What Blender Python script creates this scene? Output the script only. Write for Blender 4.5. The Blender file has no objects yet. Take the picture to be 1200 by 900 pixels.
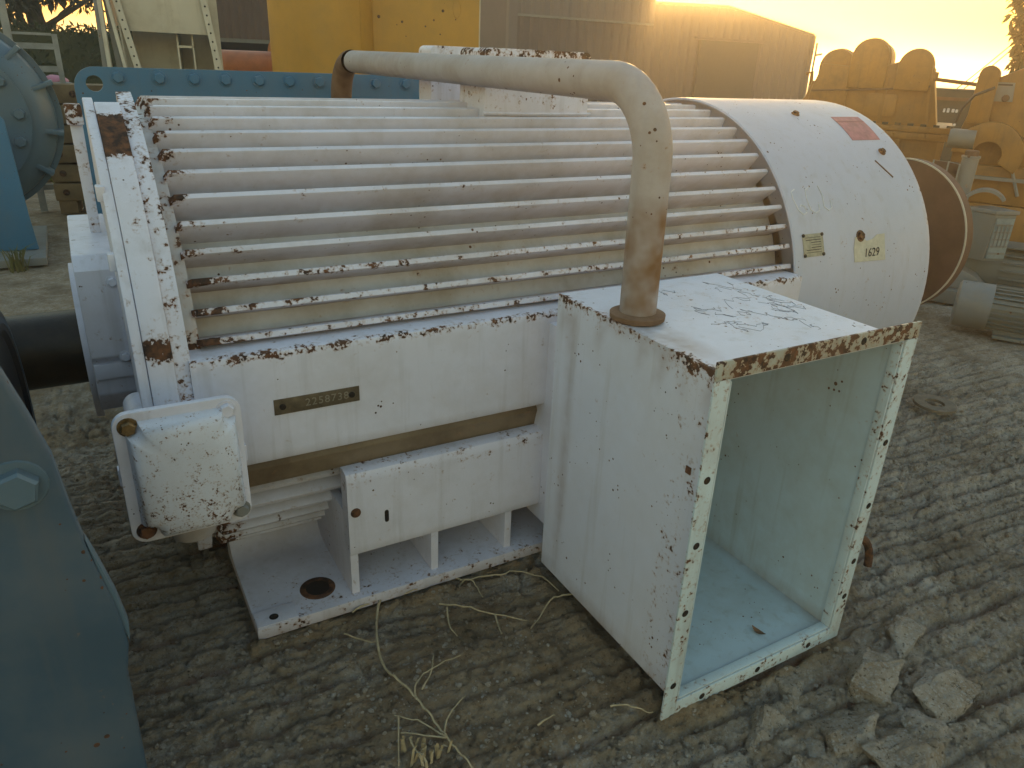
import bpy, bmesh, math, random
import numpy as np
from mathutils import Vector, Matrix
random.seed(7); rng = np.random.default_rng(11)
R = math.radians; PI = math.pi; cos = math.cos; sin = math.sin
scn = bpy.context.scene; col = scn.collection

# ------------------------------------------------------------------ camera
YAW, PIT, ROL, FPX = 0.5316, -0.409, 0.0418, 870.85
fw = Vector((sin(YAW)*cos(PIT), cos(YAW)*cos(PIT), sin(PIT)))
rt = Vector((cos(YAW), -sin(YAW), 0)); up = rt.cross(fw)
r2 = cos(ROL)*rt + sin(ROL)*up; u2 = -sin(ROL)*rt + cos(ROL)*up
cam = bpy.data.cameras.new('camera'); camo = bpy.data.objects.new('camera', cam); col.objects.link(camo)
camo.matrix_world = Matrix(((r2.x, u2.x, -fw.x, -.3438), (r2.y, u2.y, -fw.y, -2.532), (r2.z, u2.z, -fw.z, 1.5), (0, 0, 0, 1)))
cam.sensor_width = 36; cam.lens = FPX/1200*36; cam.clip_start = .05; cam.clip_end = 2000
scn.camera = camo

# ------------------------------------------------------------------ sky, sun, exposure
SUN_AZ, SUN_EL = R(39.4), R(4.72)            # azimuth from +Y towards +X
w = bpy.data.worlds.new('World'); scn.world = w; w.use_nodes = True
nt = w.node_tree; bg = nt.nodes['Background']
sky = nt.nodes.new('ShaderNodeTexSky'); sky.sky_type = 'NISHITA'; sky.sun_disc = False
sky.sun_elevation = SUN_EL; sky.sun_rotation = SUN_AZ; sky.air_density = 2.0; sky.dust_density = 0.5; sky.ozone_density = 2.4
nt.links.new(sky.outputs[0], bg.inputs[0]); bg.inputs[1].default_value = .15
sl = bpy.data.lights.new('sun', 'SUN'); so = bpy.data.objects.new('sun', sl); col.objects.link(so)
sl.energy = 4.5; sl.angle = R(.53); sl.color = (1, .56, .17)
sd = Vector((sin(SUN_AZ)*cos(SUN_EL), cos(SUN_AZ)*cos(SUN_EL), sin(SUN_EL)))
so.rotation_euler = sd.to_track_quat('Z', 'Y').to_euler(); so.location = (8, 10, 6)
vs = scn.view_settings; vs.view_transform = 'Standard'; vs.look = 'None'; vs.gamma = 1; vs.exposure = 2.2; vs.use_curve_mapping = False
cy_ = scn.cycles; cy_.max_bounces = 6; cy_.diffuse_bounces = 3; cy_.glossy_bounces = 3; cy_.volume_bounces = 0; cy_.transmission_bounces = 3; cy_.caustics_reflective = False; cy_.caustics_refractive = False

# ------------------------------------------------------------------ materials
def newmat(name):
    m = bpy.data.materials.new(name); m.use_nodes = True
    return m, m.node_tree.nodes, m.node_tree.links
class NB:
    def __init__(s, name):
        s.m, s.n, s.l = newmat(name); s.b = s.n['Principled BSDF']; s.p = s.n.new('ShaderNodeNewGeometry').outputs['Position']
    def lk(s, v, sock):
        if isinstance(v, (int, float)): sock.default_value = v
        elif isinstance(v, tuple): sock.default_value = v + (1,)*(len(sock.default_value)-len(v))
        else: s.l.new(v, sock)
    def noise(s, scale, detail=5, rough=.6, vec=None, dist=0):
        n = s.n.new('ShaderNodeTexNoise'); n.inputs['Scale'].default_value = scale; n.inputs['Detail'].default_value = detail
        n.inputs['Roughness'].default_value = rough; n.inputs['Distortion'].default_value = dist
        s.l.new(vec or s.p, n.inputs['Vector']); return n.outputs['Fac']
    def voro(s, scale, feature='F1', vec=None):
        n = s.n.new('ShaderNodeTexVoronoi'); n.inputs['Scale'].default_value = scale; n.feature = feature
        s.l.new(vec or s.p, n.inputs['Vector']); return n.outputs['Distance']
    def scaled(s, sc):
        n = s.n.new('ShaderNodeVectorMath'); n.operation = 'MULTIPLY'; s.l.new(s.p, n.inputs[0]); n.inputs[1].default_value = sc; return n.outputs[0]
    def math(s, op, a, b=0., c=0., clamp=False):
        n = s.n.new('ShaderNodeMath'); n.operation = op; n.use_clamp = clamp
        s.lk(a, n.inputs[0]); s.lk(b, n.inputs[1]); s.lk(c, n.inputs[2]); return n.outputs[0]
    def step(s, v, lo, hi, a=0., b=1.):
        n = s.n.new('ShaderNodeMapRange'); s.lk(v, n.inputs[0]); s.lk(lo, n.inputs[1]); s.lk(hi, n.inputs[2]); n.inputs[3].default_value = a; n.inputs[4].default_value = b
        return n.outputs[0]
    def mix(s, f, a, b, mode='MIX'):
        n = s.n.new('ShaderNodeMix'); n.data_type = 'RGBA'; n.blend_type = mode; s.lk(f, n.inputs[0]); s.lk(a, n.inputs[6]); s.lk(b, n.inputs[7]); return n.outputs[2]
    def attr(s, name):
        n = s.n.new('ShaderNodeAttribute'); n.attribute_name = name; return n.outputs['Fac']
    def bump(s, h, strength, dist, prev=None):
        n = s.n.new('ShaderNodeBump'); n.inputs['Strength'].default_value = strength; n.inputs['Distance'].default_value = dist
        s.l.new(h, n.inputs['Height'])
        if prev: s.l.new(prev, n.inputs['Normal'])
        return n.outputs[0]
    def out(s, colr, rough, bump=None, metal=0., spec=.5):
        s.lk(colr, s.b.inputs['Base Color']); s.lk(rough, s.b.inputs['Roughness']); s.lk(metal, s.b.inputs['Metallic'])
        s.b.inputs['Specular IOR Level'].default_value = spec
        if bump: s.l.new(bump, s.b.inputs['Normal'])
        return s.m

def rust_col(b):
    n = b.noise(38, 4, .65)
    c = b.mix(b.step(n, .38, .62), (.032, .018, .012), (.15, .062, .026))
    return b.mix(b.step(b.noise(9, 2), .5, .75), c, (.12, .06, .035))

def paint(name, base, chip=.70, dirt=.25, dirtcol=(.30, .22, .13), rough=.45, wear=.0, streak=.3, chips=55, second=None, gloss=.5, speck=.5):
    """old enamel on steel: colour drift, dirt, vertical streaks, chips down to rust. 'wear' attribute makes more chips."""
    b = NB(name)
    c = b.mix(b.step(b.noise(2.3, 4), .3, .7), tuple(x*.9 for x in base), base)
    if second: c = b.mix(b.step(b.noise(6, 5, .6, dist=.6), .45, .62), c, second)
    d = b.math('MULTIPLY', b.step(b.noise(4.5, 5, .68), .42, .78), dirt)
    c = b.mix(d, c, dirtcol)
    sv = b.scaled((26., 26., 1.6))
    st = b.math('MULTIPLY', b.step(b.noise(1., 3, .6, vec=sv), .55, .8), streak)
    c = b.mix(st, c, tuple(x*.8 for x in dirtcol))
    a = b.attr('wear')
    stn = b.math('MULTIPLY', b.step(b.attr('stain'), .05, 1.), b.step(b.noise(7, 3, .7), .25, .6), clamp=True)
    c = b.mix(stn, c, (.20, .105, .045))
    thr = b.math('SUBTRACT', chip, b.math('MULTIPLY', a, .32))
    n1 = b.noise(chips, 4, .6); n2 = b.noise(chips*.28, 3, .6)
    nn = b.math('ADD', b.math('MULTIPLY', n1, .55), b.math('MULTIPLY', n2, .45))
    mask = b.step(nn, thr, b.math('ADD', thr, .012))
    halo = b.math('MULTIPLY', b.step(nn, b.math('SUBTRACT', thr, .07), thr), .5)
    # small specks
    vo = b.voro(chips*.62); sz = b.step(b.noise(chips*.12, 2), speck, .78, 0., .26)
    sp = b.step(b.math('SUBTRACT', sz, vo), 0., .015)
    mask = b.math('MAXIMUM', mask, sp)
    c = b.mix(halo, c, (.32, .17, .075))
    c = b.mix(mask, c, rust_col(b))
    rr = b.mix(mask, (rough,)*3, (.92,)*3)
    rr = b.mix(d, rr, (.8,)*3)
    inv = b.math('SUBTRACT', 1., mask)
    bm = b.bump(inv, .5, .0015); bm = b.bump(b.noise(9, 2), .25, .006, bm); bm = b.bump(b.noise(230, 2), .14, .0009, bm)
    b.out(c, .5, bm, spec=gloss); b.l.new(rr, b.b.inputs['Roughness'])
    return b.m

def plain(name, base, rough=.6, var=.25, scale=6, metal=0., bumpd=.002, fine=120, spec=.5, alt=None):
    b = NB(name); alt = alt or tuple(x*(1-var*1.6) for x in base)
    c = b.mix(b.step(b.noise(scale, 6, .65), .3, .7), base, alt)
    c = b.mix(b.math('MULTIPLY', b.step(b.noise(fine*.4, 5, .7), .5, .75), .35), c, tuple(x*.55 for x in base))
    bm = b.bump(b.noise(fine, 4), .35, bumpd)
    return b.out(c, rough, bm, metal, spec)

WHITE = paint('white_enamel', (.73, .72, .81), chip=.70, dirt=.34, streak=.3, chips=85, speck=.53, dirtcol=(.30, .24, .17))
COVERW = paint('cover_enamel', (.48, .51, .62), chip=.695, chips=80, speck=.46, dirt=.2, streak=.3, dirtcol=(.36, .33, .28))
FIN = paint('fin_enamel', (.70, .69, .78), chip=.70, dirt=.55, streak=.10, dirtcol=(.30, .23, .15), chips=75)
FRAME = paint('frame_enamel', (.56, .54, .55), chip=.67, dirt=.7, streak=.2, dirtcol=(.27, .21, .14))
BOXW = paint('box_enamel', (.68, .70, .79), chip=.70, dirt=.26, streak=.38, chips=80, speck=.46, dirtcol=(.42, .36, .27))
SPECK = paint('speckled_enamel', (.69, .71, .79), chip=.62, dirt=.25, streak=.12, chips=190)
MINT = paint('mint_enamel', (.52, .65, .73), chip=.705, dirt=.5, streak=.45, dirtcol=(.30, .31, .25), rough=.45, chips=75, speck=.48)
FLANGE = paint('flange_enamel', (.60, .71, .75), chip=.625, dirt=.4, streak=.3, chips=85, dirtcol=(.26, .17, .10))
RUSTFL = paint('rusty_flange_enamel', (.42, .46, .42), chip=.53, dirt=.7, streak=.3, chips=70, dirtcol=(.22, .12, .06))
PIPEW = paint('pipe_enamel', (.44, .41, .41), chip=.69, dirt=.75, streak=.15, dirtcol=(.27, .21, .15), chips=70, rough=.7, gloss=.3)
BLUE = paint('blue_enamel', (.06, .17, .29), chip=.73, dirt=.4, streak=.3, dirtcol=(.13, .16, .17), rough=.5, chips=60)
BLUED = paint('dark_blue_enamel', (.052, .092, .135), chip=.715, dirt=.75, streak=.5, dirtcol=(.115, .13, .145), rough=.5, chips=70, speck=.43)
BLUEG = paint('grey_blue_enamel', (.095, .15, .20), chip=.75, dirt=.3, streak=.15, dirtcol=(.13, .15, .14), rough=.35)
YEL = paint('yellow_enamel', (.33, .15, .028), chip=.68, dirt=.8, streak=.5, dirtcol=(.12, .075, .035), chips=26)
YELT = paint('tank_enamel', (.54, .275, .03), chip=.80, dirt=.35, streak=.1, dirtcol=(.30, .20, .05), chips=12)
BEIGE = paint('beige_enamel', (.60, .55, .44), chip=.75, dirt=.5, streak=.35, dirtcol=(.33, .26, .17), chips=20)
GREY = paint('grey_enamel', (.17, .18, .17), chip=.68, dirt=.6, streak=.3, dirtcol=(.17, .14, .09), chips=30)
LGREY = paint('light_grey_enamel', (.22, .22, .21), chip=.68, dirt=.5, streak=.2, dirtcol=(.2, .16, .1), chips=30)
RUST = NB('rusted_steel'); RUST = RUST.out(rust_col(RUST), .9, RUST.bump(RUST.noise(90, 5), .5, .003))
RUSTB = plain('brown_primer_steel', (.17, .085, .05), .7, .3, 5)
RUSTP = plain('rusty_pipe_steel', (.22, .13, .075), .85, .4, 14, alt=(.12, .06, .03))
SHAFT = plain('oily_steel_shaft', (.045, .032, .02), .45, .4, 9, metal=.3)
BLACK = plain('black_rubbery_paint', (.012, .014, .018), .45, .3, 8)
BRASS = plain('old_brass_bolt', (.30, .19, .08), .55, .5, 60, metal=.6)
PLATEM = plain('weathered_brass_plate', (.20, .155, .10), .55, .35, 30, metal=.5)
HOLE = plain('dark_hole', (.02, .014, .01), .9)
STEELN = plain('nameplate_steel', (.38, .38, .30), .5, .25, 60, metal=.3)
TAGM = plain('cream_paper_tag', (.60, .56, .44), .8, .15, 30)
REDS = plain('faded_red_sticker', (.52, .20, .21), .6, .25, 30)
INK = plain('black_ink', (.02, .02, .025), .7)
PENCIL = plain('faded_pen', (.16, .16, .19), .8)
CHALK = plain('white_chalk', (.80, .81, .83), .9)
ROOF = plain('shed_steel', (.10, .066, .06), .6, .15, .8, fine=8, bumpd=.01)
ROOF2 = plain('pale_shed_steel', (.13, .10, .095), .55, .1, .6, fine=8, bumpd=.01)
BROWNS = plain('brown_shed_steel', (.115, .07, .055), .6, .2, 1.2, fine=8, bumpd=.01)
DARKIN = plain('dark_shed_interior', (.035, .034, .028), .9)
ORANGE = plain('orange_pipe_paint', (.50, .17, .06), .5, .25, 4)
GALV = plain('galvanised_steel', (.36, .37, .36), .5, .25, 5, metal=.4)
TIMBER = plain('old_timber', (.26, .18, .09), .85, .4, 5, alt=(.13, .085, .045))
BARK = plain('bark', (.11, .085, .06), .9, .4, 8)
TWIG = plain('dry_stem', (.56, .45, .27), .8, .3, 40)
PINK = plain('faded_pink_plastic', (.5, .2, .28), .6, .2, 6)
WIRE = plain('cable_black', (.02, .02, .02), .6)
CONC = NB('broken_concrete'); 
CONC = CONC.out(CONC.mix(CONC.step(CONC.noise(16, 8, .72), .35, .68), (.27, .225, .165), (.55, .50, .43)), .95,
                CONC.bump(CONC.noise(60, 8, .75), .9, .016), spec=.2)
def leafmat(name, a, bcol):
    b = NB(name); c = b.mix(b.step(b.noise(3, 3), .35, .65), a, bcol)
    m = b.out(c, .55); b.b.inputs['Transmission Weight'].default_value = 0
    tr = b.n.new('ShaderNodeBsdfTranslucent'); b.l.new(c, tr.inputs[0]); mx = b.n.new('ShaderNodeMixShader'); mx.inputs[0].default_value = .35
    b.l.new(b.b.outputs[0], mx.inputs[1]); b.l.new(tr.outputs[0], mx.inputs[2]); b.l.new(mx.outputs[0], b.n['Material Output'].inputs[0])
    return m
LEAF = leafmat('olive_leaf', (.075, .07, .03), (.04, .045, .02))
HEDGEL = leafmat('hedge_leaf', (.035, .05, .016), (.06, .07, .02))
GRASSM = leafmat('grass_blade', (.10, .13, .03), (.20, .17, .07))

# ------------------------------------------------------------------ mesh helpers
def link(name, me, mat, parent=None):
    o = bpy.data.objects.new(name, me); col.objects.link(o)
    if me and mat is not None and not me.materials: me.materials.append(mat)
    if parent:
        o.parent = parent
        if not parent.get('_loc'): o.matrix_parent_inverse = pmat(parent).inverted()
    return o
def pmat(o):
    m = Matrix.LocRotScale(o.location, o.rotation_euler, o.scale)
    return pmat(o.parent) @ o.matrix_parent_inverse @ m if o.parent else m
LOCAL = set()
def obj(name, vf, mat, parent=None, smooth=35, bevel=0., seg=2, attrs=None):
    """verts/faces -> one mesh object.  Under a 'local' thing coordinates are the thing's own, else world."""
    v, f = vf[0], vf[1]; me = bpy.data.meshes.new(name); me.from_pydata([tuple(x) for x in v], [], f); me.update()
    if bevel:
        bm = bmesh.new(); bm.from_mesh(me)
        ed = [e for e in bm.edges if len(e.link_faces) == 2 and e.calc_face_angle(0) > .5]
        bmesh.ops.bevel(bm, geom=ed, offset=bevel, segments=seg, affect='EDGES', profile=.6, clamp_overlap=True); bm.to_mesh(me); bm.free()
    if len(vf) > 2:
        for m in (mat if isinstance(mat, (list, tuple)) else [mat]): me.materials.append(m)
        if not bevel: me.polygons.foreach_set('material_index', vf[2])
        mat = None
    if smooth:
        me.polygons.foreach_set('use_smooth', [True]*len(me.polygons)); me.set_sharp_from_angle(angle=R(smooth))
    if attrs:
        for an, fn in attrs.items():
            a = me.attributes.new(an, 'FLOAT', 'POINT'); a.data.foreach_set('value', [float(fn(q.co)) for q in me.vertices])
    o = bpy.data.objects.new(name, me); col.objects.link(o)
    if mat is not None: me.materials.append(mat)
    if parent:
        o.parent = parent
        root = parent
        while root.parent: root = root.parent
        if root.name not in LOCAL: o.matrix_parent_inverse = pmat(parent).inverted()
    return o
def thing(name, label, cat, loc=(0, 0, 0), rz=0., group=None, local=False):
    o = bpy.data.objects.new(name, None); col.objects.link(o); o.empty_display_size = .2
    o.location = loc; o.rotation_euler = (0, 0, rz); tag(o, label, cat, group)
    if local: LOCAL.add(o.name)
    return o
def tag(o, label, cat, group=None, kind=None):
    if label: o['label'] = label
    if cat: o['category'] = cat
    if group: o['group'] = group
    if kind: o['kind'] = kind
    return o
def join(*vfs):
    V, F, M = [], [], []; hasm = any(len(a) > 2 for a in vfs)
    for a in vfs:
        k = len(V); V += list(a[0]); F += [tuple(i+k for i in f) for f in a[1]]
        M += list(a[2]) if len(a) > 2 else [0]*len(a[1])
    return (V, F, M) if hasm else (V, F)
def xf(vf, m): return ([tuple(m @ Vector(v)) for v in vf[0]],) + tuple(vf[1:])
def box(x0, x1, y0, y1, z0, z1):
    return ([(x0, y0, z0), (x1, y0, z0), (x1, y1, z0), (x0, y1, z0), (x0, y0, z1), (x1, y0, z1), (x1, y1, z1), (x0, y1, z1)],
            [(0, 3, 2, 1), (4, 5, 6, 7), (0, 1, 5, 4), (1, 2, 6, 5), (2, 3, 7, 6), (3, 0, 4, 7)])
def prism(poly, a, b, axis='y'):
    """extrude a 2D polygon along an axis from a to b"""
    n = len(poly); mp = {'y': lambda p, t: (p[0], t, p[1]), 'x': lambda p, t: (t, p[0], p[1]), 'z': lambda p, t: (p[0], p[1], t)}[axis]
    V = [mp(p, a) for p in poly] + [mp(p, b) for p in poly]
    return V, [tuple(range(n)), tuple(range(2*n-1, n-1, -1))] + [(i, i+n, (i+1) % n+n, (i+1) % n) for i in range(n)]
def lathe(prof, cy, cz, n=64, a0=0., a1=2*PI, axis='x', c0=0.):
    """profile of (along, radius) revolved about an axis through (cy, cz); angle 0 points to -Y (or -X), up at 90 deg"""
    full = abs(a1-a0-2*PI) < 1e-4; m = n if full else n+1; V = []
    for i in range(m):
        t = a0+(a1-a0)*i/n
        for (s, r) in prof:
            if axis == 'x': V.append((s, cy-r*cos(t), cz+r*sin(t)))
            elif axis == 'y': V.append((cy-r*cos(t), s, cz+r*sin(t)))
            else: V.append((cy+r*cos(t), cz+r*sin(t), s))
    k = len(prof); F = []
    for i in range(n):
        j = (i+1) % m
        for q in range(k-1): F.append((i*k+q, j*k+q, j*k+q+1, i*k+q+1))
    return V, F
def ring_prof(x0, x1, r0, r1): return [(x0, r0), (x0, r1), (x1, r1), (x1, r0), (x0, r0)]
def arc_ring(x0, x1, r0, r1, a0, a1, cy, cz, n=48):
    V, F = lathe(ring_prof(x0, x1, r0, r1)[:4], cy, cz, n, a0, a1)
    F += [(i*4+3, ((i+1))*4+3, ((i+1))*4, i*4) for i in range(n)]
    return V, F + [(0, 1, 2, 3), (n*4+3, n*4+2, n*4+1, n*4)]
def tube(pts, rad, n=10, closed_ends=True, rads=None):
    P = [Vector(p) for p in pts]; V = []; F = []; T = []
    for i in range(len(P)):
        T.append((P[min(i+1, len(P)-1)]-P[max(i-1, 0)]).normalized())
    nrm = T[0].orthogonal().normalized()
    for i, p in enumerate(P):
        nrm = (nrm - T[i]*nrm.dot(T[i])).normalized(); bn = T[i].cross(nrm); r = rads[i] if rads else rad
        for k in range(n):
            a = 2*PI*k/n; V.append(tuple(p+nrm*cos(a)*r+bn*sin(a)*r))
    for i in range(len(P)-1):
        for k in range(n): F.append((i*n+k, i*n+(k+1) % n, (i+1)*n+(k+1) % n, (i+1)*n+k))
    if closed_ends: F += [tuple(range(n-1, -1, -1)), tuple(range((len(P)-1)*n, len(P)*n))]
    return V, F
def fillet(pts, r, n=10):
    P = [Vector(p) for p in pts]; out = [P[0]]
    for i in range(1, len(P)-1):
        a = (P[i-1]-P[i]).normalized(); b = (P[i+1]-P[i]).normalized(); ang = a.angle(b); d = r/math.tan(ang/2)
        s, e = P[i]+a*d, P[i]+b*d; c = P[i]+(a+b).normalized()*(r/sin(ang/2))
        for k in range(n+1):
            v = (s-c).lerp(e-c, k/n); out.append(c+v.normalized()*r)
    return out+[P[-1]]
def roundrect(x0, x1, z0, z1, r, n=6):
    o = []
    for cx, cz, a in ((x1-r, z1-r, 0), (x0+r, z1-r, 90), (x0+r, z0+r, 180), (x1-r, z0+r, 270)):
        for i in range(n+1): t = R(a+90*i/n); o.append((cx+r*cos(t), cz+r*sin(t)))
    return o
def hexbolt(r, h, wash=True):
    """bolt head looking along -Y from origin"""
    p = [(r*cos(PI/3*i+.3), r*sin(PI/3*i+.3)) for i in range(6)]; q = [(x*.86, z*.86) for x, z in p]
    V = [(x, 0, z) for x, z in p]+[(x, -h*.8, z) for x, z in p]+[(x, -h, z) for x, z in q]
    F = [(i, (i+1) % 6, 6+(i+1) % 6, 6+i) for i in range(6)]+[(6+i, 6+(i+1) % 6, 12+(i+1) % 6, 12+i) for i in range(6)]+[tuple(range(12, 18))]
    a = (V, F)
    if wash: a = join(a, lathe([(-.003, 0.), (-.003, r*1.3), (0, r*1.35)], 0, 0, 18, axis='y'))
    return a
MESHES = {}
def bolt(parent, loc, r=.018, h=.014, mat=None, rot=None, name='bolt'):
    key = (round(r, 4), round(h, 4), mat.name)
    if key not in MESHES:
        o = obj(name, hexbolt(r, h), mat, None, smooth=25); MESHES[key] = o.data; o.parent = parent
    else:
        o = bpy.data.objects.new(name, MESHES[key]); col.objects.link(o); o.parent = parent
    root = parent
    while root.parent: root = root.parent
    if root.name not in LOCAL: o.matrix_parent_inverse = pmat(parent).inverted()
    o.location = loc
    if rot: o.rotation_euler = rot
    return o
def cylrot(t):   # rotation that turns a -Y facing bolt outward at angle t of the motor barrel (t=0: -Y, 90: up)
    return (-t, 0, 0)
def textmesh(s, size, shear=0., space=1.):
    c = bpy.data.curves.new('txt', 'FONT'); c.body = s; c.size = size; c.shear = shear; c.space_character = space
    c.align_x = 'CENTER'; c.align_y = 'CENTER'; c.extrude = .0004; c.resolution_u = 3
    o = bpy.data.objects.new('txt', c); col.objects.link(o); dg = bpy.context.evaluated_depsgraph_get()
    me = bpy.data.meshes.new_from_object(o.evaluated_get(dg)); V = [tuple(v.co) for v in me.vertices]; F = [tuple(p.vertices) for p in me.polygons]
    bpy.data.objects.remove(o); bpy.data.meshes.remove(me); return V, F

# ------------------------------------------------------------------ numpy noise for ground and rocks
TAB = rng.random((256, 256))
def vnoise(x, y):
    xi = np.floor(x).astype(int); yi = np.floor(y).astype(int); fx = x-xi; fy = y-yi
    fx = fx*fx*(3-2*fx); fy = fy*fy*(3-2*fy)
    g = lambda a, b: TAB[a & 255, b & 255]
    return (g(xi, yi)*(1-fx)+g(xi+1, yi)*fx)*(1-fy)+(g(xi, yi+1)*(1-fx)+g(xi+1, yi+1)*fx)*fy
def fbm(x, y, o=5, g=.5):
    s = 0; a = 1; t = 0
    for i in range(o): s = s+a*vnoise(x+17.3*i, y+5.1*i); t += a; a *= g; x = x*2.03; y = y*2.03
    return s/t
def ground_h(X, Y):
    """raked concrete: flat-topped crumbly ridges parted by narrow grooves, filled with soil in places; tops near 0"""
    u0 = -sin(R(-4))*X+cos(R(-4))*Y; v = cos(R(-4))*X+sin(R(-4))*Y
    u = u0+.040*(fbm(v*1.1, u0*1.6, 3)-.5)*2+.016*(fbm(v*9, u0*12+40, 3)-.5)*2
    ph = u/.083; fr = ph-np.floor(ph); idx = np.floor(ph)
    brk = fbm(v*3.5+idx*7.7, idx*3.1, 4, .6)                 # groove depth and width change along each ridge
    wd = .06+.16*np.clip(brk-.3, 0, .5); dep = .070*np.clip(.2+2.2*(brk-.28), .08, 1.15)
    groove = np.exp(-((fr-.5)/wd)**2); tilt = (fr-.5)*.014*np.where(fr > .5, 1, 1)
    soil = fbm(X*1.1+9, Y*1.1+3, 4)
    near = np.exp(-(((X-.5)/.45)**2+((Y+1.15)/.30)**2))       # trodden soil patch before the motor
    soil = np.clip(np.clip((soil-.52)*3.0, 0, .5)+near*.6, 0, .75)
    rough = (fbm(X*17, Y*17, 6, .62)-.5); fine = (fbm(X*58+3, Y*58, 3, .65)-.5)
    cell = fbm(v*6.5+3, u0*9, 3, .6); crack = np.clip(1-np.abs(cell-.5)/.016, 0, 1)
    h = -groove*dep*(1-soil)-tilt*(1-soil)+rough*.038*(1-.4*soil)+fine*.024*(1-.3*soil)-crack*.030*(1-.7*soil)-.012
    lip = np.exp(-((Y+.828)/.03)**2)*((X > -.14) & (X < .78))+np.exp(-((X-.735)/.03)**2)*((Y > -1.56) & (Y < -.86))+np.exp(-((Y+1.562)/.028)**2)*((X > .70) & (X < 1.39))
    h = h+lip*.022*fbm(X*14+5, Y*14, 3)                       # soil piled against the steel
    fade = 1/(1+((X-1)**2+(Y+.5)**2)/160.)
    base = (fbm(X*.35, Y*.35, 3)-.5)*.05
    return np.minimum(h*fade+base*.3, .010), np.clip(soil+lip*.6+np.clip((Y-.1)/1.2, 0, .55), 0, .95)
def axis_coords(lo, hi, step, far, g=1.12):
    a = list(np.arange(lo, hi, step)); s = step; x = hi
    while x < far: a.append(x); s *= g; x += s
    s = step; x = lo-step; b = []
    while x > -far: b.append(x); s *= g; x -= s
    return np.array(b[::-1]+a)

# ------------------------------------------------------------------ ground
xs = axis_coords(-.75, 3.6, .009, 420, 1.05); ys = axis_coords(-2.05, .55, .0075, 420, 1.05)
XX, YY = np.meshgrid(xs, ys); HH, SOIL = ground_h(XX, YY)
nx, ny = len(xs), len(ys)
att = np.clip(.022/np.maximum(np.gradient(xs)[None, :], np.gradient(ys)[:, None]), 0, 1); HH = (HH+.022)*att-.022+.004*(1-att)
co = np.stack([XX, YY, HH], -1).reshape(-1, 3).astype(np.float32)
ii = np.arange(nx*ny).reshape(ny, nx); q = np.stack([ii[:-1, :-1], ii[:-1, 1:], ii[1:, 1:], ii[1:, :-1]], -1).reshape(-1, 4)
me = bpy.data.meshes.new('ground'); me.vertices.add(len(co)); me.vertices.foreach_set('co', co.ravel())
me.loops.add(q.size); me.loops.foreach_set('vertex_index', q.ravel().astype(np.int32))
me.polygons.add(len(q)); me.polygons.foreach_set('loop_start', np.arange(0, q.size, 4, dtype=np.int32)); me.polygons.foreach_set('loop_total', np.full(len(q), 4, dtype=np.int32))
me.update(calc_edges=True)
a = me.attributes.new('soil', 'FLOAT', 'POINT'); a.data.foreach_set('value', SOIL.ravel().astype(np.float32))
me.polygons.foreach_set('use_smooth', np.ones(len(q), dtype=bool))
g = NB('raked_concrete')
c1 = g.mix(g.step(g.noise(11, 8, .72), .34, .66), (.41, .315, .215), (.69, .60, .49))
c1 = g.mix(g.step(g.noise(120, 4, .75), .52, .64), c1, (.62, .60, .56)); c1 = g.mix(g.step(g.noise(75, 5, .75), .56, .66), c1, (.15, .115, .075))
c2 = g.mix(g.step(g.noise(14, 7, .7), .35, .65), (.33, .225, .13), (.50, .375, .24))
sm = g.step(g.math('ADD', g.attr('soil'), g.math('MULTIPLY', g.math('SUBTRACT', g.noise(24, 6, .7), .5), 1.3)), .35, .75)
c2 = g.mix(g.step(g.noise(110, 4, .75), .54, .66), c2, (.38, .34, .27)); c2 = g.mix(g.step(g.noise(60, 5, .75), .56, .68), c2, (.13, .09, .055)); cc = g.mix(sm, c1, c2)
cc = g.mix(g.math('MULTIPLY', g.step(g.noise(2.6, 6, .7), .46, .68), .62), cc, (.17, .125, .075))
rv = g.scaled((2.2, 12., 3.)); gb = g.bump(g.noise(1., 6, .66, vec=rv, dist=.4), .6, .05); gb = g.bump(g.noise(55, 8, .8), 1., .026, gb); gb = g.bump(g.noise(230, 4, .7), .8, .008, gb)
GROUND = g.out(cc, .95, gb, spec=.15); go = bpy.data.objects.new('ground', me); col.objects.link(go); me.materials.append(GROUND); go['kind'] = 'structure'

# ------------------------------------------------------------------ the big motor
CY, CZ = -.05, .67
M = thing('electric_motor', 'huge white finned electric motor with peeling paint, rust spots and open terminal box', 'electric motor', (1.0, CY, 0))
obj('frame_barrel', lathe([(-.20, 0.), (-.20, .612), (1.90, .612), (1.90, 0.)], CY, CZ, 72), FRAME, M)
# cooling fins, one mesh turned round the barrel
FX0, FX1 = -.155, 1.88
def fin_mesh():
    prof = [(-.009, .605), (-.0085, .655), (-.0085, .6965), (-.0065, .7005), (.0065, .7005), (.0085, .6965), (.0085, .655), (.009, .605)]
    sx = [FX0, FX0+.012, FX0+.04, FX0+.1]+list(np.linspace(FX0+.2, FX1, 22)); V = []; k = len(prof)
    for x in sx:
        dr = .02 if x == FX0 else 0
        for t, r in prof: V.append((x, -(r-(dr if r > .66 else 0)), t))
    F = []
    for i in range(len(sx)-1):
        for j in range(k-1): F.append((i*k+j, i*k+j+1, (i+1)*k+j+1, (i+1)*k+j))
    F += [tuple(range(k-1, -1, -1)), tuple(range((len(sx)-1)*k, len(sx)*k))]
    return V, F
FINATT = {}
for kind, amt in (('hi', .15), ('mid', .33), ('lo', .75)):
    FINATT[kind] = {'stain': (lambda a: lambda c: (.8 if c.y > -.62 else (.35 if c.y > -.67 else .0))*(.3+.8*a))(amt), 'wear': (lambda a: lambda c: (a*.55 if c.y < -.688 else 0.0)+(.75*max(0, 1-(c.x-FX0)/.075) if c.y < -.66 else 0.))(amt)}
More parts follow.
